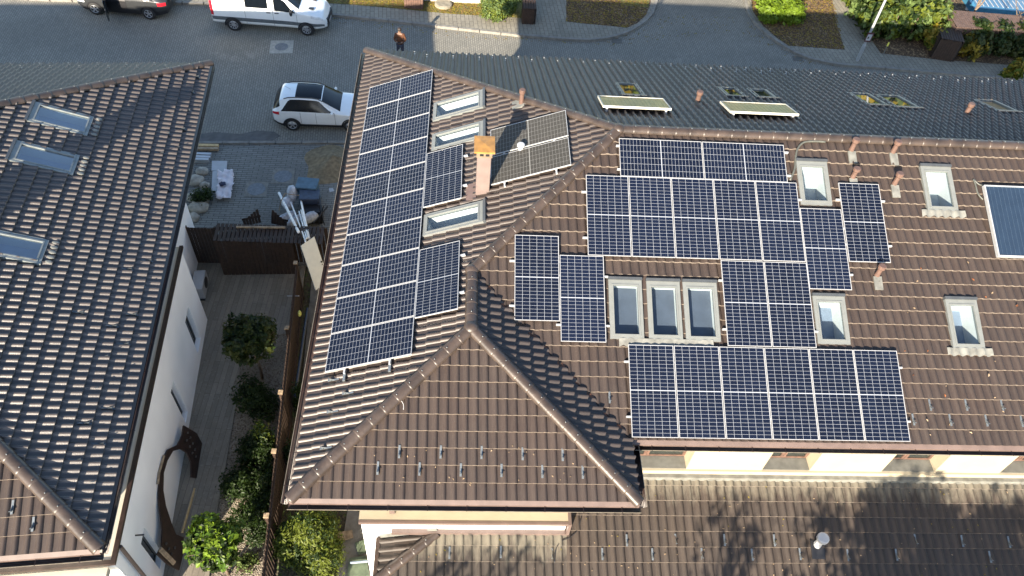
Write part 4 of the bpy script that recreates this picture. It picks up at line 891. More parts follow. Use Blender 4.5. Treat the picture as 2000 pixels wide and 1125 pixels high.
# fallen leaves: nobody could count them
def litter(name,poly,n,z,size,mats,seed):
    r=np.random.default_rng(seed); xs=[p[0] for p in poly]; ys=[p[1] for p in poly]; pts=[]
    while len(pts)<n:
        x=r.uniform(min(xs),max(xs)); y=r.uniform(min(ys),max(ys))
        if inside(poly,x,y): pts.append((x,y))
    bl=np.array(pts); V=[];F=[]
    for i,(x,y) in enumerate(pts):
        a=r.uniform(0,6.28); s=size*r.uniform(.5,1.2); ti=r.uniform(-.02,.02)
        for k,(dx,dy) in enumerate(((-1,0),(0,-.6),(1,0),(0,.6))):
            V.append((x+(dx*cos(a)-dy*sin(a))*s,y+(dx*sin(a)+dy*cos(a))*s,z+.012+(k%2)*.012+ti*dx*.5))
        F.append((4*i,4*i+1,4*i+2,4*i+3))
    o=obj(name,V,F,mats,None,r.integers(0,len(mats),n).tolist()); at=o.data.attributes.new('rnd','FLOAT','FACE'); at.data.foreach_set('value',r.random(n))
    struct(o,'stuff'); o['label']={'fallen_leaves_verge':'yellow fallen leaves on the grass verge across the street','fallen_leaves_beds':'brown fallen leaves on the mulch bed by the curved kerb','fallen_leaves_corner':'brown fallen leaves on the corner bed by the lime hedge','fallen_leaves_street':'scattered leaves along the far kerb'}[name]; o['category']='fallen leaves'; return o
litter('fallen_leaves_verge',P2([(560,-30),(560,2),(690,9),(800,19),(880,27),(1000,34),(1030,-30)],ZP),6500,ZP,.06,[LF_YEL,LF_DEAD],61)
litter('fallen_leaves_beds',P2([(1106,-30),(1106,42),(1225,54),(1261,30),(1274,-30)],ZP),2400,ZP,.06,[LF_DEAD,LF_DEAD,LF_YEL],62)
litter('fallen_leaves_corner',P2([(1470,0),(1470,22),(1515,72),(1540,89),(1650,97),(1620,-30),(1540,-30)],ZP),3000,ZP,.06,[LF_DEAD,LF_DEAD,LF_YEL],63)
litter('fallen_leaves_street',P2([(650,33),(900,62),(1150,85),(1250,60),(1300,30),(1440,30),(1560,115),(1900,130),(1950,150),(1560,125),(1440,60),(1200,90),(900,75),(650,45)]),350,Z0,.05,[LF_YEL,LF_DEAD],64)
def roof_litter(name,pl,a0,a1,b0,b1,n,size,mats,seed,lab,h=.05):
    r=np.random.default_rng(seed); V=[];F=[]
    for i in range(n):
        a=r.uniform(a0,a1); b=b0+(b1-b0)*r.random()**1.3; ph=r.uniform(0,6.28); sz=size*r.uniform(.5,1.4)
        tq=(a/RIB)%1.0; hh=float(np.interp(tq,[p[0] for p in PROF],[p[1] for p in PROF]))+.03
        for k,(dx,dy) in enumerate(((-1,0),(0,-.55),(1,0),(0,.55))): V.append(tuple(pl.p(a+(dx*cos(ph)-dy*sin(ph))*sz,b+(dx*sin(ph)+dy*cos(ph))*sz,hh+.006+(k%2)*.014)))
        F.append((4*i,4*i+1,4*i+2,4*i+3))
    o=obj(name,V,F,mats,None,r.integers(0,len(mats),n).tolist()); at=o.data.attributes.new('rnd','FLOAT','FACE'); at.data.foreach_set('value',r.random(n)); struct(o,'stuff'); o['label']=lab; o['category']='fallen leaves'
LF_PALE=leafmat('pale_dry_leaf',(.55,.40,.26),trans=0,rough=.9); LF_RUST=leafmat('rust_leaf',(.42,.16,.07),trans=0,rough=.9)
roof_litter('fallen_leaves_front_slope',pA,13.5,19,.2,4.5,60,.035,[LF_PALE,LF_RUST],81,'few dry leaves on the front roof slope near the right edge')
roof_litter('fallen_leaves_rear_slope',pE,-22,-11,.3,3.2,70,.05,[LF_RUST,LF_PALE],82,'rust coloured leaves scattered on the dark rear slope')
roof_litter('fallen_leaves_lower_roof',plL,2.6,18,.05,2.2,150,.022,[LF_PALE,LF_PALE,LF_YEL],83,'specks of dry leaves on the lower roof')
roof_litter('fallen_leaves_front_hip',pC,1.5,5.8,.2,1.2,26,.022,[LF_PALE],84,'tiny pale specks on the triangular front slope')
# ------------------------------------------------------------------ fences and yard objects
def boards(mb,a,b,z0,z1,wd=.1,gap=.02,th=.022,mi=0,side=0):
    a=Vector((a[0],a[1],0));b=Vector((b[0],b[1],0));d=b-a;L=d.length;d.normalize();n=int(L/(wd+gap)); s=Vector((-d.y,d.x,0))
    for i in range(n):
        p=a+d*(i+.5)*(wd+gap)+s*(side*(1 if i%2 else -1)); zz=z1+random.uniform(-.012,.012)
        mb.beam(Vector((p.x,p.y,z0)),Vector((p.x,p.y,zz)),wd,th,mi,up=s)
    return mb
fa,fb=(-2.02,10.1),(-1.05,-3.2)
fe=thing('garden_fence','long brown board fence with capped posts between the two gardens','fence',(0,0,0))
boards(MB(),fa,fb,Z0+.05,-4.22,.105,.035,.022,side=.0).build('boards',[WOODD],fe)
dv=Vector((fb[0]-fa[0],fb[1]-fa[1],0)); 
rl_=MB()
for zz in (-4.35,-5.6): rl_.beam((fa[0]+.03,fa[1],zz),(fb[0]+.03,fb[1],zz),.04,.07)
rl_.build('rail',[WOODM],fe)
for q in ((577,513),(560,640),(548,766),(535,881),(520,1007),(505,1130)):
    p=G(q[0],q[1],-4.15); po=MB().box(p[0]-.05,p[0]+.05,p[1]-.05,p[1]+.05,Z0,-4.16).build('post',[WOODM],fe)
    MB().box(p[0]-.065,p[0]+.065,p[1]-.065,p[1]+.065,-4.16,-4.13).build('post_cap',[WOODL],po)
gt=thing('garden_gate','dark brown board gate between the white wall and the bin shelter','gate')
boards(MB(),(-5.85,11.52),(-4.93,11.53),Z0+.04,-4.2,.10,.012).beam((-5.85,11.55,-4.4),(-4.93,11.56,-4.4),.03,.09).build('boards',[WOODD],gt)
MB().box(-5.9,-5.84,11.5,11.57,Z0,-4.15).box(-4.95,-4.89,11.5,11.57,Z0,-4.15).build('post',[WOODD],gt)
bs=thing('bin_shelter','dark board bin shelter with a slatted flat top at the end of the path','shelter')
boards(MB(),(-4.85,10.98),(-2.2,11.13),Z0+.04,-4.25,.115,.012).build('front_boards',[WOODD],bs)
boards(MB(),(-4.85,11.62),(-1.2,11.72),Z0+.04,-4.22,.115,.03).build('back_boards',[WOODD],bs)
boards(MB(),(-4.86,11.0),(-4.88,11.62),Z0+.04,-4.25,.115,.012).build('side_boards',[WOODD],bs)
tp=MB()
for i in range(26):
    x=-4.8+i*.138
    tp.beam((x,10.95,-4.20),(x-.02,11.72,-4.17),.108,.022)
tp.build('slatted_top',[WOODD],bs); MB().beam((-4.2,11.55,-4.13),(-2.6,11.6,-4.13),.06,.05).build('top_batten',[WOODL],bs)
for i,(u,v_,lab,tl) in enumerate(((488,432,'brown slatted board leaning at the bin shelter, pointed one on the left',.35),(540,434,'brown slatted board leaning behind the bin shelter, right one',-.3))):
    p=G(u,v_,-4.6); t=thing('slatted_board',lab,'board',(p[0],p[1]+.2,-4.95),rot=(rad(-25),0,tl))
    mb=MB()
    for k in range(6): mb.box(-.3+k*.1,-.21+k*.1,-.012,.012,0,.5-.06*abs(k-(5 if i==0 else 0)))
    mb.build('slats',[WOODD],t); MB().box(-.32,.32,.013,.04,.2,.27).build('batten',[WOODM],t)
# side strip clutter: pipe, planks
t=tag(MB().tube([(-1.62,9.0,-5.2),(-1.50,5.6,-5.15)],.05,10).build('plastic_pipe',[mat('dark_blue_pipe',(.03,.04,.06),.25)]),'dark glossy plastic pipe lying along the garden fence','pipe')
t=tag(MB().beam((-1.42,10.4,-5.6),(-1.2,6.0,-5.6),.12,.1).build('timber_beam',[WOODL]),'weathered timber beam lying beside the dark plastic pipe','beam')
t=tag(MB().blob((-1.72,8.4,-4.7),(.06,.09,.12),6).build('yellow_bucket',[mat('yellow_plastic',(.45,.45,.12),.5)]),'small yellowish container hanging on the garden fence','container')
br=MB().tube([tuple(G(561,578,-4.6)),tuple(G(584,578,-4.2))],.012,6); 
tag(br.build('line_bracket',[PLW]),'thin white bracket with two knobs on the garden fence','bracket')
# leaning door, poles
def quad_thick(name,corners,th,mats,parent=None):
    c=[Vector(p) for p in corners]; n=(c[1]-c[0]).cross(c[3]-c[0]).normalized()*th
    v=[*c,*[p-n for p in c]]; return MB().add(v,[(0,1,2,3),(7,6,5,4),(0,4,5,1),(1,5,6,2),(2,6,7,3),(3,7,4,0)]).build(name,mats,parent)
dz=[(588,481,-4.05),(614,463,-4.05),(637,522,-5.0),(617,567,-5.3)]
d0=Vector(G(588,480,-3.95)); d1=Vector(G(614,462,-3.95)); wv=(d1-d0); low=Vector(G(617,567,-5.05))-d0
dr=thing('door_leaf','cream door leaf leaning on the garden fence under the eaves','door')
quad_thick('leaf',[d0,d0+low,d0+low+wv,d0+wv],.04,[DOORW],dr)
hp_=d0+low*.55+wv*.9; nn=low.cross(wv).normalized(); hp_=hp_+nn*.03
MB().blob(hp_,.03,5).blob(hp_+low.normalized()*.09,.018,4).build('handle',[BLACK],dr)
POLEW=mat('white_pole',(.80,.80,.78),.5)
poles=[((545,377),-5.75,(583,453),-4.05),((562,380),-5.7,(597,470),-3.95),((582,366),-5.7,(604,466),-4.0),((584,413),-5.2,(599,466),-3.9),((588,410),-5.2,(602,464),-3.85),((590,452),-4.1,(597,473),-3.9)]
labs=['thick white pole leaning leftmost in the bundle behind the door','thin white pole second from the left in the bundle','tall white pole whose top reaches the blue bin','short white pole in the middle of the bundle, left of its twin','short white pole in the middle of the bundle, right of its twin','shortest white pole, just behind the leaning door']
for (a,za,b,zb),lab,rw in zip(poles,labs,(.05,.028,.036,.026,.026,.024)):
    tag(MB().tube([tuple(G(*a,za)),tuple(G(*b,zb))],rw,8).build('pole',[POLEW]),lab,'pole',None)
# manholes
def manhole(u,v_,s,r,lab,rot=0,z=Z0,pm=CONC):
    p=G(u,v_,z); t=thing('manhole',lab,'manhole',(p[0],p[1],z),rot)
    MB().box(-s,s,-s,s,.004,.016).build('concrete_surround',[pm],t)
    MB().tube([(0,0,.0),(0,0,.022)],r,28).build('cover',[IRON],t)
    return t
manhole(550,92,.52,.30,'round cover in a pale concrete square in the street below the van',rad(6),pm=mat('pale_concrete_square',(.30,.295,.26),.9,var=.15,scale=7))
CONC2=mat('dull_concrete',(.20,.19,.165),.9,var=.2,scale=6)
manhole(501,370,.42,.34,'round grey cover in the yard slabs, left one of two',rad(3),Z0+.05,CONC2)
manhole(553,345,.42,.34,'round grey cover in the yard slabs, right one nearest the sand',rad(3),Z0+.05,CONC2)
p=G(1205,80,Z0); t=thing('drain_grate','square drain grate by the curved kerb with dusty surround','drain',(p[0],p[1],Z0)); MB().box(-.25,.25,-.2,.2,.003,.012).build('grate',[mat('rusty_grate',(.085,.08,.07),.7)],t)
p=G(1558,115,Z0); t=thing('drain_grate','bluish drain grate in the street below the corner bed','drain',(p[0],p[1],Z0)); MB().box(-.25,.25,-.2,.2,.003,.012).build('grate',[mat('rusty_grate',(.085,.08,.07),.7)],t)
# sand heap
p=G(652,322,Z0); V=[];F=[];n=26
for i in range(9):
    for k in range(n):
        a=2*PI*k/n; rr=1.15*i/8*(1+.12*sin(3*a+1)+.07*sin(5*a)); V.append((p[0]+rr*cos(a)*1.05,p[1]+rr*sin(a)*1.0,Z0+.05+.42*(1-i/8)**1.2+random.uniform(-.02,.02)*(i<8)))
for i in range(8):
    for k in range(n): F.append((i*n+k,(i+1)*n+k,(i+1)*n+(k+1)%n,i*n+(k+1)%n))
tag(obj('sand_heap',V,F,SAND,smooth=True),'low heap of sand on the yard slabs beside the house eaves','sand')
# timber, frames, boards
for i,(v0,lab,mm) in enumerate(((285,'yellow timber plank on the yard edge, the farther one',PLANK),(291,'brown timber plank on the yard edge, the nearer one',WOODL))):
    a=G(385,v0,Z0+.15);b=G(427,v0,Z0+.15); tag(MB().beam((a[0]-.6,a[1],a[2]),tuple(b),.13,.1).build('timber_plank',[mm]),lab,'plank')
for i,(v0,u1) in enumerate(((300,413),(307,412),(313,409))):
    a=G(380,v0,Z0+.12);b=G(u1,v0,Z0+.12); tag(MB().box(a[0]-.4,b[0],a[1]-.07,a[1]+.05,Z0+.05,Z0+.16+.03*i).build('window_frame',[ALU]),['grey white frame profile on the slabs, farthest of three','grey white frame profile on the slabs, middle of three','grey white frame profile on the slabs, nearest of three'][i],'frame')
def flat(name,px,z,m,lab,cat,th=.04):
    pts=[tuple(G(u,v_,z)[:2]) for u,v_ in px]; return tag(MB().prism(pts[::-1],z-th,z).build(name,[m]),lab,cat)
flat('white_board',[(414,314),(444,314),(442,333),(413,333)],Z0+.12,PLW,'small white board lying on the yard slabs','board',.06)
flat('white_board',[(415,334),(436,333),(432,373),(413,372)],Z0+.13,PLW,'long white board under the crumpled white sheet','board',.07)
# crumpled sheet
px=[(424,333),(455,331),(456,352),(450,387),(420,386),(425,352)]
pg=[tuple(G(u,v_,Z0+.2)[:2]) for u,v_ in px]; V=[];F=[];nn_=16
x0,x1=min(q[0] for q in pg),max(q[0] for q in pg);y0_,y1_=min(q[1] for q in pg),max(q[1] for q in pg); idm={}
for i in range(nn_+1):
    for j in range(nn_+1):
        x=x0+(x1-x0)*i/nn_;y=y0_+(y1_-y0_)*j/nn_; V.append((x+random.uniform(-.02,.02),y+random.uniform(-.02,.02),Z0+.2+.03*sin(i*1.3)+.03*cos(j*1.7+i*.5)+random.uniform(-.025,.03)))
for i in range(nn_):
    for j in range(nn_):
        if inside(pg,x0+(x1-x0)*(i+.5)/nn_,y0_+(y1_-y0_)*(j+.5)/nn_): a=i*(nn_+1)+j; F.append((a,a+nn_+1,a+nn_+2,a+1))
o=obj('crumpled_sheet',V,F,mat('pinkish_white_sheet',(.66,.60,.62),.7,var=.12,scale=5),smooth=True); o.modifiers.new('s','SOLIDIFY').thickness=.01; tag(o,'crumpled pinkish white sheet spread over the long board','sheet')
p=G(434,358,Z0+.3); tag(MB().blob((p[0],p[1],Z0+.27),(.13,.12,.05),6,jit=.25).build('dark_rag',[mat('navy_cloth',(.02,.025,.06),.8)]),'small navy rag lying on the crumpled white sheet','rag')
# rocks
rk=[(395,335,.20),(383,352,.26),(400,362,.16),(378,385,.22),(388,405,.3),(376,425,.22),(396,392,.18)]
for i,(u,v_,r) in enumerate(rk):
    p=G(u,v_,Z0+.1); tag(MB().blob((p[0],p[1],Z0+.1),(r*1.3,r*1.1,r*.7),6,jit=.14).build('garden_rock',[STONE],smooth=True),
      ['rock beside the white boards, farthest in its row','large rock by the neighbour eaves, second in its row','small pale rock right of the second one','rock under the neighbour eaves, middle of the row','biggest rock, next to the dark shrub','nearest rock at the white wall corner','small rock tucked below the dark shrub'][i],'rock','rocks by the yard')
# bins / bags
TARP=mat('blue_grey_tarp',(.055,.11,.16),.55,var=.25,scale=6,bump=.4); BAGB=mat('dark_blue_bag',(.03,.045,.08),.5,var=.3,scale=6,bump=.5)
def lump(name,u,v_,z,r,m,lab,cat,jit=.12,n=8):
    p=G(u,v_,z); return tag(MB().blob((p[0],p[1],z),r,n,jit=jit).build(name,[m],smooth=True),lab,cat)
p=G(601,364,-5.2); t=thing('wheeled_bin','blue grey bin with a crumpled cover standing in the yard','bin',(p[0],p[1],Z0+.05),rad(-4))
bevel(MB().box(-.36,.36,-.26,.26,0,.85).build('body',[TARP],t),.05,2); bevel(MB().box(-.40,.40,-.30,.30,.86,.93).build('lid',[TARP],t),.03,2); MB().tube([(-.3,.33,.8),(.3,.33,.8)],.02,8).build('handle',[BLACK],t)
p=G(605,384,-5.2); t=thing('wheeled_bin','dark navy bin right in front of the blue grey one','bin',(p[0],p[1],Z0+.05),rad(4))
bevel(MB().box(-.34,.34,-.24,.24,0,.8).build('body',[BAGB],t),.05,2); bevel(MB().box(-.37,.37,-.27,.27,.81,.87).build('lid',[BAGB],t),.03,2); MB().tube([(-.3,.30,.75),(.3,.30,.75)],.02,8).build('handle',[BLACK],t)
p=G(608,405,-5.3); t=thing('black_crate','black crate with a red stripe below the bins','crate',(p[0],p[1],Z0+.05),rad(5))
bevel(MB().box(-.36,.36,-.22,.22,0,.6).build('body',[BLACK],t),.03,2); MB().box(-.1,.2,-.225,-.221,.45,.5).build('stripe',[mat('red',(.5,.03,.02),.5)],t)
for (u,v_,z,r,lab) in ((571,378,-5.3,(.2,.28,.35),'upright white sack standing left of the bins'),(562,397,-5.5,(.22,.25,.25),'white sack slumped below the upright one'),(560,425,-5.6,(.42,.17,.18),'long white sack lying at the shelter, leftmost'),(578,430,-5.6,(.40,.15,.18),'long white sack lying at the shelter, middle one'),(605,425,-5.5,(.38,.18,.2),'fat white sack lying at the shelter, rightmost')): 
    p=G(u,v_,z); o=MB().blob((0,0,0),r,9,jit=.1).build('sack',[SACK],smooth=True); o.location=p; o.rotation_euler=(0,0,rad(42 if 'lying' in lab else 0)); tag(o,lab,'sack')
t=tag(MB().tube([tuple(G(556,378,-5.0)),tuple(G(548,395,-5.4)),tuple(G(545,412,-5.9))],.015,6).tube([tuple(G(556,378,-5.0)),tuple(G(585,382,-5.1))],.015,6).build('sack_stand',[WOODL]),'thin bent frame around the upright white sack','frame')
t=tag(MB().tube([tuple(G(632,402,-5.0)),tuple(G(622,440,-5.8))],.018,6).tube([tuple(G(640,405,-5.2)),tuple(G(612,435,-5.2))],.018,6).tube([tuple(G(622,400,-5.0)),tuple(G(634,440,-5.9))],.018,6).tube([tuple(G(640,402,-5.1)),tuple(G(625,420,-5.2))],.02,6).build('folding_stand',[BLACK]),'dark folded metal stand right of the white sacks','stand')
flat('paper_sheet',[(642,368),(650,367),(653,373),(644,375)],Z0+.065,PLW,'small white paper lying on the slabs near the sand','paper',.01)
# heat pump at the wall
t=thing('heat_pump','white outdoor unit against the white wall beside the plank path','heat pump',(-5.42,10.25,Z0+.06),rad(5))
bevel(MB().box(-.2,.17,-.42,.42,.05,.58).build('casing',[PLW],t),.02); MB().tube([(.17,.08,.32),(.18,.08,.32)],.2,20).build('fan_grille',[BLACK],t); MB().box(-.15,.15,-.45,-.4,0,.05).box(-.15,.15,.4,.45,0,.05).build('foot',[BLACK],t)
# wooden arch leaning on the wall
ax=LPlane(tuple(R3.T@(np.array([-3.92,2.1,-5.95])-T3)),(0,1,0),(-.24,0,.971)); ax.V/=np.linalg.norm(ax.V); ax.N=np.cross(ax.U,ax.V)
out=[(358,831),(383,846),(395,869),(392,903),(387,935),(373,932),(372,903),(364,884),(352,877),(337,881),(326,900),(319,924),(318,958),(323,988),(334,1022),(343,1044),(358,1050),(357,1080),(349,1114),(326,1102),(306,1083),(315,1065),(316,1034),(311,995),(309,964),(311,933),(318,896),(327,878),(346,869),(355,850)]
pp=[ax.px(u,v_,0) for u,v_ in out]; n=len(pp); th=.04
# ear-clip through bmesh
bm=bmesh.new(); f=bm.faces.new([bm.verts.new(ax.p(a,b,.0)) for a,b in pp]); bmesh.ops.triangulate(bm,faces=[f]); bm.verts.index_update()
me=bpy.data.meshes.new('arch_frame'); bm.to_mesh(me); bm.free(); me.materials.append(mat('dark_arch_wood',(.026,.013,.010),.6,var=.3,scale=6,bump=.3))
ar=thing('wooden_arch','dark brown curved timber arch leaning on the white wall','arch'); ao=bpy.data.objects.new('arch_frame',me); COL.objects.link(ao); ao.parent=ar; ao.matrix_world=nbM; ao.matrix_parent_inverse=Matrix.Identity(4)
sm=ao.modifiers.new('s','SOLIDIFY'); sm.thickness=th; sm.offset=0
def AX(u,v_,h=0): a,b=ax.px(u,v_,h); return tuple(nbM@Vector(ax.p(a,b,h)))
mb=MB()
for (u,v_) in ((367,845),(372,855),(377,866),(381,878),(365,860),(371,872),(376,885),(383,892),(325,1062),(330,1072),(336,1082),(322,1078),(342,1070),(333,1095)):
    c=Vector(AX(u,v_,.045)); mb.box(c.x-.02,c.x+.02,c.y-.03,c.y+.03,c.z-.012,c.z+.012)
mb.build('carved_inlay',[mat('dull_inlay',(.08,.065,.05),.8)],ar)
MB().beam(AX(386,935,0),AX(356,1040,0),.05,.05).build('bottom_rail',[PLANK],ar)
MB().tube([AX(320,890,.04),AX(310,925,.04),AX(308,945,.04)],.035,6).build('clamped_batten',[WOODL],ar)
bevel(MB().beam(AX(312,1072,.05),AX(340,1100,.05),.12,.07).build('end_block',[WOODL],ar),.01)
# debris near the terrace
for i,(c,m_,lab) in enumerate((([(693,1060),(718,1052),(725,1075),(700,1083)],mat('green_board',(.085,.115,.07),.8,var=.25),'pale green board lying by the white wall, farther piece'),([(682,1090),(715,1085),(722,1125),(678,1125)],mat('green_board2',(.095,.125,.08),.8,var=.25),'pale green board at the bottom edge, nearer piece'),([(655,1040),(688,1035),(690,1050),(660,1058)],WOODL,'small weathered board beside the yellow green thuja'))):
    flat('loose_board',c,Z0+.10+.02*i,m_,lab,'board',.03)
tag(MB().tube([tuple(G(684,1099,Z0+.2)),tuple(G(718,1096,Z0+.2))],.035,8).build('pipe_offcut',[mat('blue_grey_pipe',(.22,.28,.34),.4)]),'short blue grey pipe lying on the pale green board','pipe')
p=G(478,1103,Z0+.1); tag(MB().tube([(p[0],p[1],Z0),(p[0],p[1],Z0+.16)],[.16,.22],14).build('plant_pot',[WOODM]),'brown wicker pot sunk in the sunlit gravel','pot')
# ------------------------------------------------------------------ street furniture across the road
lp=thing('street_lamp','tall grey street lamp post with a small framed sign, by the far kerb','street lamp',(22.47,25.93,Z0+.1))
MB().tube([(0,0,0),(0,0,.9),(0,0,.92),(0,0,6.4)],[.085,.085,.06,.045],14).build('pole',[mat('grey_painted_steel',(.55,.58,.60),.4,var=.05)],lp)
MB().tube([(0,0,6.3),(-.1,-.1,6.75),(-.5,-.35,6.9)],.03,8).build('arm',[GALV],lp); bevel(MB().box(-.95,-.45,-.5,-.25,6.84,6.93).build('lamp_head',[ALU],lp),.03)
sg=bevel(MB().box(-.16,.16,-.115,-.095,1.12,1.62).build('sign',[mat('dark_red_sign',(.07,.02,.025),.5)],lp),.01)
MB().box(-.12,.10,-.119,-.116,1.2,1.53).build('sign_face',[PLW],sg); MB().box(-.08,-.01,-.122,-.1195,1.30,1.40).build('sign_emblem',[GUTTER],sg)
p=G(1724,108,ZP); t=thing('marker_post','short yellow topped marker stick at the corner of the hedge bed','marker',(p[0],p[1],ZP)); MB().tube([(0,0,0),(0,0,.55)],.015,6).build('stick',[GALV],t); MB().box(-.04,.04,-.01,.01,.5,.72).build('tip',[mat('yellow_marker',(.6,.55,.1),.6)],t)
def slat_box(name,cx_,cy_,wx_,wy_,h,lab,rz=0,m=WOODR,roof=False,z=ZP,cat='enclosure'):
    t=thing(name,lab,cat,(cx_,cy_,z),rz); mb=MB()
    for a,b in (((-wx_,-wy_),(wx_,-wy_)),((wx_,-wy_),(wx_,wy_)),((wx_,wy_),(-wx_,wy_)),((-wx_,wy_),(-wx_,-wy_))): boards(mb,a,b,0,h,.1,.012)
    mb.build('side_boards',[m],t); tp=MB(); n=int(2*wx_/.12)
    for i in range(n): tp.beam((-wx_+(i+.5)*2*wx_/n,-wy_-.05,h+.05+(.0)),(-wx_+(i+.5)*2*wx_/n,wy_+.05,h+.05),.1,.025)
    tp.build('slatted_top',[m],t); MB().box(-wx_+.03,wx_-.03,-wy_+.03,wy_-.03,.02,h-.1).build('inner_lining',[DECK],t); return t
p=G(808,-6,ZP+.5); slat_box('bin_enclosure',p[0],p[1]+.2,.45,.45,.9,'brown slatted bin enclosure on the leafy verge, left of the stone lid')
p=G(1031,24,ZP+.4); slat_box('bin_enclosure',p[0]+.05,p[1],.32,.4,.8,'small dark slatted bin enclosure right of the wide green bush',m=WOODM)
p=G(1847,92,ZP+.5); slat_box('bin_enclosure',p[0],p[1]+.1,.55,.5,1.1,'dark brown slatted enclosure between the juniper and the dark hedge',rz=rad(-12),m=WOODM)
p=G(1990,52,-4.6); slat_box('shed',p[0]+.2,p[1]+.15,3.6,.75,1.3,'long pink brown slatted shed roof behind the dark hedge',rz=rad(-3),m=mat('pinkish_boards',(.30,.19,.15),.8,var=.2,scale=6),cat='shed')
p=G(866,10,ZP); tag(MB().tube([(p[0],p[1],ZP),(p[0],p[1],ZP+.10),(p[0],p[1],ZP+.14)],[.44,.44,.36],20).build('round_stone',[mat('pale_stone',(.45,.40,.30),.9,var=.2,scale=5)]),'round pale stone slab standing on the leafy verge','stone')
t=tag(MB().box(-1.2,4.4,29.35,29.75,ZP,ZP+.35).build('low_wall',[CREAM2]),'low cream garden wall behind the leafy verge','wall')
pc=G(1990,20,-5.6); t=thing('covered_pool','bright blue covered pool with white ribs behind the slatted shed','pool',(32.6,32.0,ZP+.02),rad(-3))
MB().box(-2.2,6,-1.2,1.6,0,.35).build('pool_rim',[mat('sky_blue_rim',(.10,.42,.68),.4,var=.1)],t); cv=MB().box(-2.0,5.8,-1.05,1.45,.352,.37).build('cover',[mat('blue_cover',(.14,.33,.55),.35,var=.1)],t)
rb=MB(); 
for i in range(28): rb.box(-1.9+i*.27,-1.86+i*.27,-1.0,-.2,.371,.39)
rb.build('white_rib',[PLW],t)
# garden table top-left etc: lit verge corner by the parked van is left to the pavement
# ------------------------------------------------------------------ vehicles
def interp(x,keys): return float(np.interp(x,[k[0] for k in keys],[k[1] for k in keys]))
def smooth(x,keys):
    s=0
    for d,w_ in ((-.06,.25),(0,.5),(.06,.25)): s+=w_*interp(x+d,keys)
    return s
class Car:
    def __init__(s,x0,x1,W,sill,belt,roof,rw,bulge=.04,beltin=.03):
        s.x0,s.x1=x0,x1; s.W,s.sill,s.belt,s.roof,s.rw,s.bulge,s.bi=W,sill,belt,roof,rw,bulge,beltin
    def P(s,x,t,side=1,o=0):
        W=smooth(x,s.W); zs=smooth(x,s.sill); zb=smooth(x,s.belt); zr=smooth(x,s.roof); rw=min(smooth(x,s.rw),W-.02)
        if t<=1: z=zs+(zb-zs)*t; y=W-s.bi*t*t-s.bulge*(1-t)**2*1.5+.0*t
        elif t<=2: q=t-1; z=zb+(zr-.05-zb)*q; y=(W-s.bi)+(rw-(W-s.bi))*q**1.1
        else: q=t-2; y=rw*(1-q); z=zr-.05*(1-q)**2.2*1.0 if q<1 else zr; z=zr-.05*(1-q)**2.5
        return Vector((x,side*y,z))
    def patch(s,xs,tlo,thi,side,nt_=4,o=.006):
        V=[];F=[]
        for i,x in enumerate(xs):
            a,b=tlo(x),thi(x)
            for k in range(nt_+1):
                t=a+(b-a)*k/nt_; p=s.P(x,t,side); e=.01
                dx=s.P(x+e,t,side)-s.P(x-e,t,side); dt=s.P(x,min(t+e,3),side)-s.P(x,max(t-e,0),side); n=dx.cross(dt)*-side
                if n.length>0:n.normalize()
                V.append(tuple(p+n*o))
        for i in range(len(xs)-1):
            for k in range(nt_): a=i*(nt_+1)+k; F.append((a,a+nt_+1,a+nt_+2,a+1) if side>0 else (a,a+1,a+nt_+2,a+nt_+1))
        return V,F
    def body(s,name,m,parent,nx=72):
        xs=np.linspace(s.x0,s.x1,nx); ts=[0,.15,.35,.6,.8,.93,1,1.12,1.4,1.7,1.9,2,2.08,2.2,2.45,2.75,3]
        V=[];F=[];R=2*len(ts)-1
        for x in xs:
            for t in ts: V.append(tuple(s.P(x,t,-1)))
            for t in ts[::-1][1:]: V.append(tuple(s.P(x,t,1)))
        for i in range(nx-1):
            for k in range(R-1): a=i*R+k; F.append((a,a+R,a+R+1,a+1))
            F.append((i*R+R-1,(i+1)*R+R-1,(i+1)*R,i*R))
        F.append(tuple(range(R))); F.append(tuple((nx-1)*R+k for k in range(R))[::-1])
        o=obj(name,V,F,m,parent,smooth=True); return o
def join_patch(name,lst,m,parent):
    V=[];F=[]
    for v,f in lst: b=len(V); V+=v; F+=[tuple(i+b for i in q) for q in f]
    return obj(name,V,F,m,parent,smooth=True)
TYRE=mat('tyre',(.015,.015,.016),.8); RIMM=mat('alloy_rim',(.42,.43,.45),.3,metal=.6); LAMPR=mat('red_lamp',(.45,.01,.02),.2,coat=1); LAMPW=mat('clear_lamp',(.6,.63,.66),.15,coat=1)
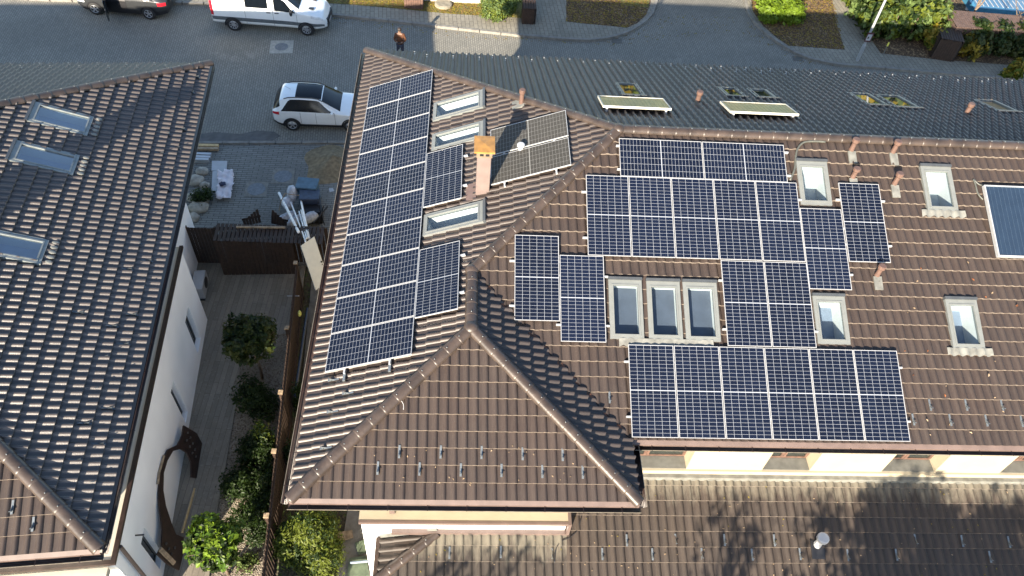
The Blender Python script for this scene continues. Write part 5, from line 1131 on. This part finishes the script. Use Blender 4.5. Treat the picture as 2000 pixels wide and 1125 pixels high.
def wheel(parent,x,y,r,wd,side,spokes=5,rm=None,archm=None):
    t=MB(); n=28
    pr=[(r*.62,0),(r*.95,0),(r,.03),(r,wd-.03),(r*.95,wd)]
    V=[];F=[]
    for i in range(n):
        a=2*PI*i/n
        for rr,yy in pr: V.append((x+rr*cos(a),y-side*yy,r+rr*sin(a)))
    m_=len(pr)
    for i in range(n):
        j=(i+1)%n
        for k in range(m_-1): F.append((i*m_+k,j*m_+k,j*m_+k+1,i*m_+k+1))
    w_=obj('wheel',V,F,TYRE,parent,smooth=True)
    mb=MB().tube([(x,y-side*.05,r),(x,y-side*.07,r)],r*.63,20,1); mb.tube([(x,y-side*.0,r),(x,y-side*.05,r)],r*.16,12)
    for k in range(spokes):
        a=2*PI*k/spokes+.3; mb.beam((x,y-side*.015,r),(x+cos(a)*r*.6,y-side*.015,r+sin(a)*r*.6),r*(.17 if spokes<7 else .1),.02,0,up=(0,1,0))
    mb.tube([(x+cos(2*PI*k/20)*r*.61,y-side*.01,r+sin(2*PI*k/20)*r*.61) for k in range(21)],.014,5,0,cap=False)
    mb.build('rim',[rm or RIMM,BLACK],w_)
    A=MB(); 
    V=[];F=[]
    for k in range(17):
        a=-.15+(PI+.3)*k/16
        for rr in (r*1.02,r*1.22): V.append((x+rr*cos(a),y+side*.012,r+rr*sin(a)))
        V.append((x+r*1.02*cos(a),y-side*.2,r+r*1.02*sin(a)))
    for k in range(16): a=k*3; F.append((a,a+3,a+4,a+1)); F.append((a,a+2,a+5,a+3))
    obj('wheel_arch',V,F,archm or BLACK,parent); return w_
WPAINT=mat('white_car_paint',(.72,.74,.74),.28,var=.02,coat=1); GPAINT=mat('dark_grey_car_paint',(.038,.040,.042),.3,metal=.3,var=.05,coat=.6)
# --- white SUV, heading +x, origin centre of the rear axle on the ground
suv=thing('parked_car','white compact SUV with dark glass roof parked beside the paved yard','car',(-3.76,19.74,Z0),rad(1.5),scale=.90)
c=Car(-.82,3.45,[(-.82,.72),(-.65,.84),(-.2,.88),(2.6,.88),(3.1,.83),(3.45,.62)],[(-.82,.42),(-.5,.26),(3.2,.24),(3.45,.38)],[(-.82,.98),(-.6,1.02),(0,1.04),(2.0,.98),(2.6,.92),(3.2,.84),(3.45,.66)],
 [(-.82,1.06),(-.74,1.2),(-.42,1.57),(-.2,1.63),(.3,1.66),(1.0,1.64),(1.35,1.58),(2.2,1.07),(2.6,1.02),(3.2,.92),(3.45,.72)],[(-.82,.55),(-.6,.6),(-.3,.60),(1.2,.60),(1.5,.62),(2.2,.70),(2.7,.72),(3.2,.66),(3.45,.5)])
c.body('body',WPAINT,suv)
side_lo=lambda x:1.04+max(0,(-.12-x))*1.0
for sd,nm in ((-1,'side_window'),(1,'side_window')):
    xs=np.linspace(-.42,1.98,22); v,f=c.patch(xs,lambda x:1.06,lambda x:min(1.92,1.06+ (x+.42)*2.2 if x<-.05 else 1.92, 1.06+(1.98-x)*1.25),sd,4,.008); obj(nm,v,f,CARGLASS,suv,smooth=True)
v1=c.patch(np.linspace(1.42,2.2,8),lambda x:2.0-.5*(x>9),lambda x:3,-1,6); v2=c.patch(np.linspace(1.42,2.2,8),lambda x:2.0,lambda x:3,1,6); join_patch('windscreen',[v1,v2],CARGLASS,suv)
v1=c.patch(np.linspace(.25,1.38,8),lambda x:2.12,lambda x:3,-1,6,.01); v2=c.patch(np.linspace(.25,1.38,8),lambda x:2.12,lambda x:3,1,6,.01); join_patch('glass_roof',[v1,v2],CARGLASS,suv)
v1=c.patch(np.linspace(-.78,-.45,5),lambda x:1.5,lambda x:3,-1,6); v2=c.patch(np.linspace(-.78,-.45,5),lambda x:1.5,lambda x:3,1,6); join_patch('rear_window',[v1,v2],CARGLASS,suv)
for sd in (-1,1):
    MB().tube([c.P(x,2.02,sd)+Vector((0,0,.045 if -.1<x<1.3 else .0)) for x in np.linspace(-.25,1.45,9)],.022,6).build('roof_rail',[BLACK],suv,smooth=True)
    v,f=c.patch(np.linspace(-.80,-.50,4),lambda x:.80,lambda x:1.0,sd,3,.012); obj('tail_light',v,f,LAMPR,suv)
    v,f=c.patch(np.linspace(3.05,3.4,4),lambda x:.75,lambda x:.98,sd,3,.012); obj('headlight',v,f,LAMPW,suv)
    v,f=c.patch(np.linspace(-.8,3.4,30),lambda x:0,lambda x:.16,sd,2,.010); obj('sill_trim',v,f,BLACK,suv)
    mm=c.P(1.85,1.1,sd); MB().blob(mm+Vector((0,sd*.12,.06)),(.07,.10,.075),6).build('door_mirror',[WPAINT],suv,smooth=True)
    for x in (.3,1.15): p=c.P(x,.82,sd); MB().box(x-.09,x+.09,p.y-.012,p.y+.012,p.z-.012,p.z+.012).build('door_handle',[WPAINT],suv)
    for x in (.42,1.1,1.95): v,f=c.patch(np.array([x,x+.012]),lambda x:.16,lambda x:1.0,sd,6,.003); obj('door_seam',v,f,BLACK,suv)
    wheel(suv,0,sd*.875,.33,.2,sd,5); wheel(suv,2.62,sd*.865,.33,.2,sd,5)
MB().tube([(.0,.0,1.66),(-.25,0,1.82)],.006,5).build('antenna',[BLACK],suv)
MB().box(-.845,-.82,-.25,.25,.70,.80).build('number_plate',[PLW],suv); MB().box(-.84,-.74,-.66,.66,.34,.52).build('rear_bumper',[BLACK],suv)
# --- white van heading +x
van=thing('parked_van','white van with grey lower side trim parked across the street','van',(-7.5,26.93,Z0),rad(-2.2),scale=.93)
ZB=[(-1.0,1.15),(4.0,1.15),(4.5,1.10),(4.78,.85)]
c=Car(-1.0,4.62,[(-1.0,.93),(-.85,.97),(3.4,.97),(4.1,.93),(4.45,.82),(4.62,.66)],[(-1.0,.42),(4.2,.38),(4.62,.42)],[(-1.0,1.25),(2.5,1.25),(3.0,1.22),(3.9,1.12),(4.4,.98),(4.62,.72)],
 [(-1.0,2.25),(-.92,2.33),(0,2.36),(1.9,2.36),(2.4,2.26),(3.35,1.36),(3.9,1.22),(4.4,1.06),(4.62,.78)],[(-1.0,.80),(-.8,.84),(2.0,.84),(2.5,.82),(3.4,.80),(4.1,.78),(4.45,.68),(4.62,.5)],beltin=.03)
c.body('body',WPAINT,van)
v1=c.patch(np.linspace(2.45,3.32,8),lambda x:2.03,lambda x:3,-1,6); v2=c.patch(np.linspace(2.45,3.32,8),lambda x:2.03,lambda x:3,1,6); join_patch('windscreen',[v1,v2],CARGLASS,van)
for sd in (-1,1):
    v,f=c.patch(np.linspace(.75,1.85,10),lambda x:1.10,lambda x:1.78,sd,4,.008); obj('side_window',v,f,CARGLASS,van)
    v,f=c.patch(np.linspace(2.15,3.15,14),lambda x:1.02,lambda x:min(1.74,1.06+(3.2-x)*1.35),sd,4,.008); obj('side_window',v,f,CARGLASS,van)
    v,f=c.patch(np.linspace(-.98,4.5,34),lambda x:.20,lambda x:.44,sd,2,.014); obj('side_trim',v,f,mat('grey_trim',(.085,.10,.11),.6),van)
    v,f=c.patch(np.linspace(-.99,-.86,3),lambda x:.5,lambda x:1.35,sd,3,.014); obj('tail_light',v,f,LAMPR,van)
    v,f=c.patch(np.linspace(3.9,4.45,6),lambda x:.80,lambda x:1.02,sd,3,.014); obj('headlight',v,f,LAMPW,van)
    for x in (.68,2.05,3.2): v,f=c.patch(np.array([x,x+.014]),lambda x:.05,lambda x:1.7,sd,6,.004); obj('door_seam',v,f,BLACK,van)
    for x in (1.85,2.25): p=c.P(x,.88,sd); MB().box(x-.1,x+.1,p.y-.02,p.y+.02,p.z-.02,p.z+.02).build('door_handle',[BLACK],van)
    p=c.P(3.0,1.05,sd); MB().blob(p+Vector((0,sd*.18,.08)),(.08,.12,.17),6).build('door_mirror',[BLACK],van,smooth=True)
    wheel(van,0,sd*.965,.35,.22,sd,9); wheel(van,3.62,sd*.955,.35,.22,sd,9)
for y in (-.42,.42): MB().box(3.72,3.98,y-.09,y+.09,1.19,1.25).build('bonnet_vent',[BLACK],van)
MB().box(4.50,4.64,-.62,.62,.36,.60).build('front_bumper',[BLACK],van); MB().box(4.57,4.66,-.55,.55,.62,.80).build('grille',[BLACK],van); MB().box(4.655,4.67,-.25,.25,.46,.56).build('number_plate',[PLW],van)
MB().box(-1.03,-1.0,-.26,.26,.62,.74).build('number_plate',[PLW],van); MB().box(-1.03,-.98,-.80,.80,.40,.56).build('rear_bumper',[BLACK],van)
for y in (-.5,.1): MB().beam((3.30,y,1.41),(2.86,y+.42,1.83),.018,.012).build('wiper',[BLACK],van)
# --- dark grey car heading -x with an open door
car=thing('parked_car','dark grey car with its driver door wide open, at the top left edge','car',(-11.5,27.42,Z0),rad(180+-4),scale=.93)
c=Car(-.95,3.6,[(-.95,.66),(-.75,.80),(0,.86),(2.7,.86),(3.2,.80),(3.6,.58)],[(-.95,.38),(-.5,.24),(3.3,.22),(3.6,.36)],[(-.95,.92),(0,.98),(2.0,.93),(2.7,.86),(3.3,.78),(3.6,.6)],
 [(-.95,.98),(-.75,1.12),(-.2,1.42),(.4,1.48),(1.1,1.47),(1.45,1.40),(2.3,1.0),(2.8,.95),(3.3,.86),(3.6,.66)],[(-.95,.5),(-.5,.58),(.2,.58),(1.2,.58),(1.5,.60),(2.3,.68),(3.2,.62),(3.6,.45)])
c.body('body',GPAINT,car)
v1=c.patch(np.linspace(1.5,2.3,8),lambda x:2.0,lambda x:3,-1,6); v2=c.patch(np.linspace(1.5,2.3,8),lambda x:2.0,lambda x:3,1,6); join_patch('windscreen',[v1,v2],CARGLASS,car)
for sd in (-1,1):
    v,f=c.patch(np.linspace(-.45,2.05,20),lambda x:1.06,lambda x:min(1.9,1.06+(x+.45)*1.9 if x<-.05 else 1.9,1.06+(2.05-x)*1.2),sd,4,.008); obj('side_window',v,f,CARGLASS,car)
    v,f=c.patch(np.linspace(-.93,-.55,5),lambda x:.72,lambda x:1.0,sd,3,.014); obj('tail_light',v,f,LAMPR,car)
    v,f=c.patch(np.linspace(3.1,3.55,5),lambda x:.72,lambda x:.98,sd,3,.014); obj('headlight',v,f,LAMPW,car)
    v,f=c.patch(np.linspace(-.9,3.5,30),lambda x:0,lambda x:.3,sd,2,.008); obj('sill_trim',v,f,BLACK,car)
    wheel(car,0,sd*.86,.33,.2,sd,5); wheel(car,2.68,sd*.85,.33,.2,sd,5)
v,f=c.patch(np.linspace(1.0,2.0,6),lambda x:.18,lambda x:1.7,1,6,.010); obj('door_opening',v,f,BLACK,car)
dm=Matrix.Translation((2.02,.87,0))@Matrix.Rotation(rad(-66),4,'Z')
od=bevel(MB().box(-1.0,0,-.03,.03,.3,.94,0,dm).build('open_door',[GPAINT],car),.02); MB().box(-.98,-.1,-.012,.012,.95,1.3,0,dm).build('door_window',[CARGLASS],od)
# ------------------------------------------------------------------ person
def skin(name,verts,edges,radii,m,parent,sub=2):
    me=bpy.data.meshes.new(name); me.from_pydata(verts,edges,[]); o=bpy.data.objects.new(name,me); COL.objects.link(o); o.parent=parent; me.materials.append(m)
    md=o.modifiers.new('skin','SKIN'); md.use_smooth_shade=True
    for i,r in enumerate(radii): me.skin_vertices[0].data[i].radius=(r,r) if not isinstance(r,tuple) else r
    me.skin_vertices[0].data[0].use_root=True
    s=o.modifiers.new('sub','SUBSURF'); s.levels=s.render_levels=sub; return o
SKIN=mat('skin',(.20,.12,.085),.5); JACK=mat('rust_orange_jacket',(.070,.024,.008),.8,var=.2,scale=20); JEAN=mat('dark_jeans',(.02,.025,.045),.8); HAIR=mat('dark_hair',(.02,.013,.010),.6)
PX_=G(783,117)
pe=thing('person','person in a rust orange jacket holding a drone controller, standing in the street','person',(PX_[0],PX_[1],Z0),rad(-4),scale=.93)
V=[(0,0,.95),(0,.01,1.15),(0,.02,1.35),(0,.01,1.47),(0,-.01,1.54),(0,-.03,1.62),(0,-.03,1.72),
   (-.10,0,.88),(-.11,-.02,.5),(-.12,.03,.09),(-.12,-.12,.04),(.10,0,.88),(.11,-.02,.5),(.12,.03,.09),(.12,-.12,.04),
   (-.18,.02,1.40),(-.25,0,1.14),(-.11,-.22,1.12),(-.06,-.28,1.13),(.18,.02,1.40),(.25,0,1.14),(.11,-.22,1.12),(.06,-.28,1.13)]
E_s=[(0,1),(1,2),(2,3),(3,4),(4,5),(5,6),(0,7),(7,8),(8,9),(9,10),(0,11),(11,12),(12,13),(13,14),(3,15),(15,16),(16,17),(17,18),(3,19),(19,20),(20,21),(21,22)]
skin('body',V,E_s,[(.15,.11),(.14,.10),(.16,.11),(.08,.07),.05,.085,.08,.085,.06,.042,.035,.085,.06,.042,.035,.062,.045,.033,.025,.062,.045,.033,.025],SKIN,pe)
skin('jacket',[(0,0,.82),(0,.01,1.1),(0,.02,1.36),(0,.01,1.47),(-.19,.02,1.41),(-.27,0,1.13),(-.13,-.20,1.12),(.19,.02,1.41),(.27,0,1.13),(.13,-.20,1.12)],[(0,1),(1,2),(2,3),(2,4),(4,5),(5,6),(2,7),(7,8),(8,9)],[(.19,.145),(.18,.135),(.185,.135),(.095,.085),.078,.062,.05,.078,.062,.05],JACK,pe)
skin('trousers',[(0,0,.93),(-.10,0,.86),(-.11,-.02,.5),(-.12,.03,.12),(.10,0,.86),(.11,-.02,.5),(.12,.03,.12)],[(0,1),(1,2),(2,3),(0,4),(4,5),(5,6)],[(.16,.12),.10,.072,.055,.10,.072,.055],JEAN,pe)
MB().blob((0,-.01,1.70),(.098,.11,.10),8).blob((0,.05,1.62),(.085,.06,.1),6).build('hair',[HAIR],pe,smooth=True)
for sx in (-1,1):
    hd=MB(); hx=.06*sx
    hd.blob((hx,-.30,1.13),(.035,.045,.02),6)
    for k in range(4):
        x=hx+sx*(.0+.014*(k-1.5)); hd.tube([(x,-.32,1.14),(x-sx*.012,-.355,1.145),(x-sx*.02,-.36,1.12)],[.009,.008,.007],6)
    hd.tube([(hx-sx*.03,-.29,1.145),(hx-sx*.045,-.315,1.165)],[.010,.008],6)
    hd.build('hand',[SKIN],pe,smooth=True)
    MB().blob((sx*.034,-.115,1.665),.009,5).build('eye',[BLACK],pe); MB().box(sx*.12-.05,sx*.12+.05,-.20,.08,.0,.09).build('shoe',[BLACK],pe)
MB().blob((0,-.125,1.64),(.012,.018,.02),5).build('nose',[SKIN],pe,smooth=True)
rc=thing('drone_controller','small dark drone controller held by the person in the orange jacket','controller',(PX_[0]-.02,PX_[1]-.31,Z0+1.07),rad(-4)); bevel(MB().box(-.08,.08,-.04,.04,0,.03).build('body',[BLACK],rc),.008); MB().box(-.035,.035,-.03,.03,.031,.034).build('screen',[mat('screen_glass',(.02,.03,.04),.1)],rc)
# cleanup of helper meshes
for me in list(bpy.data.meshes):
    if me.users==0: bpy.data.meshes.remove(me)
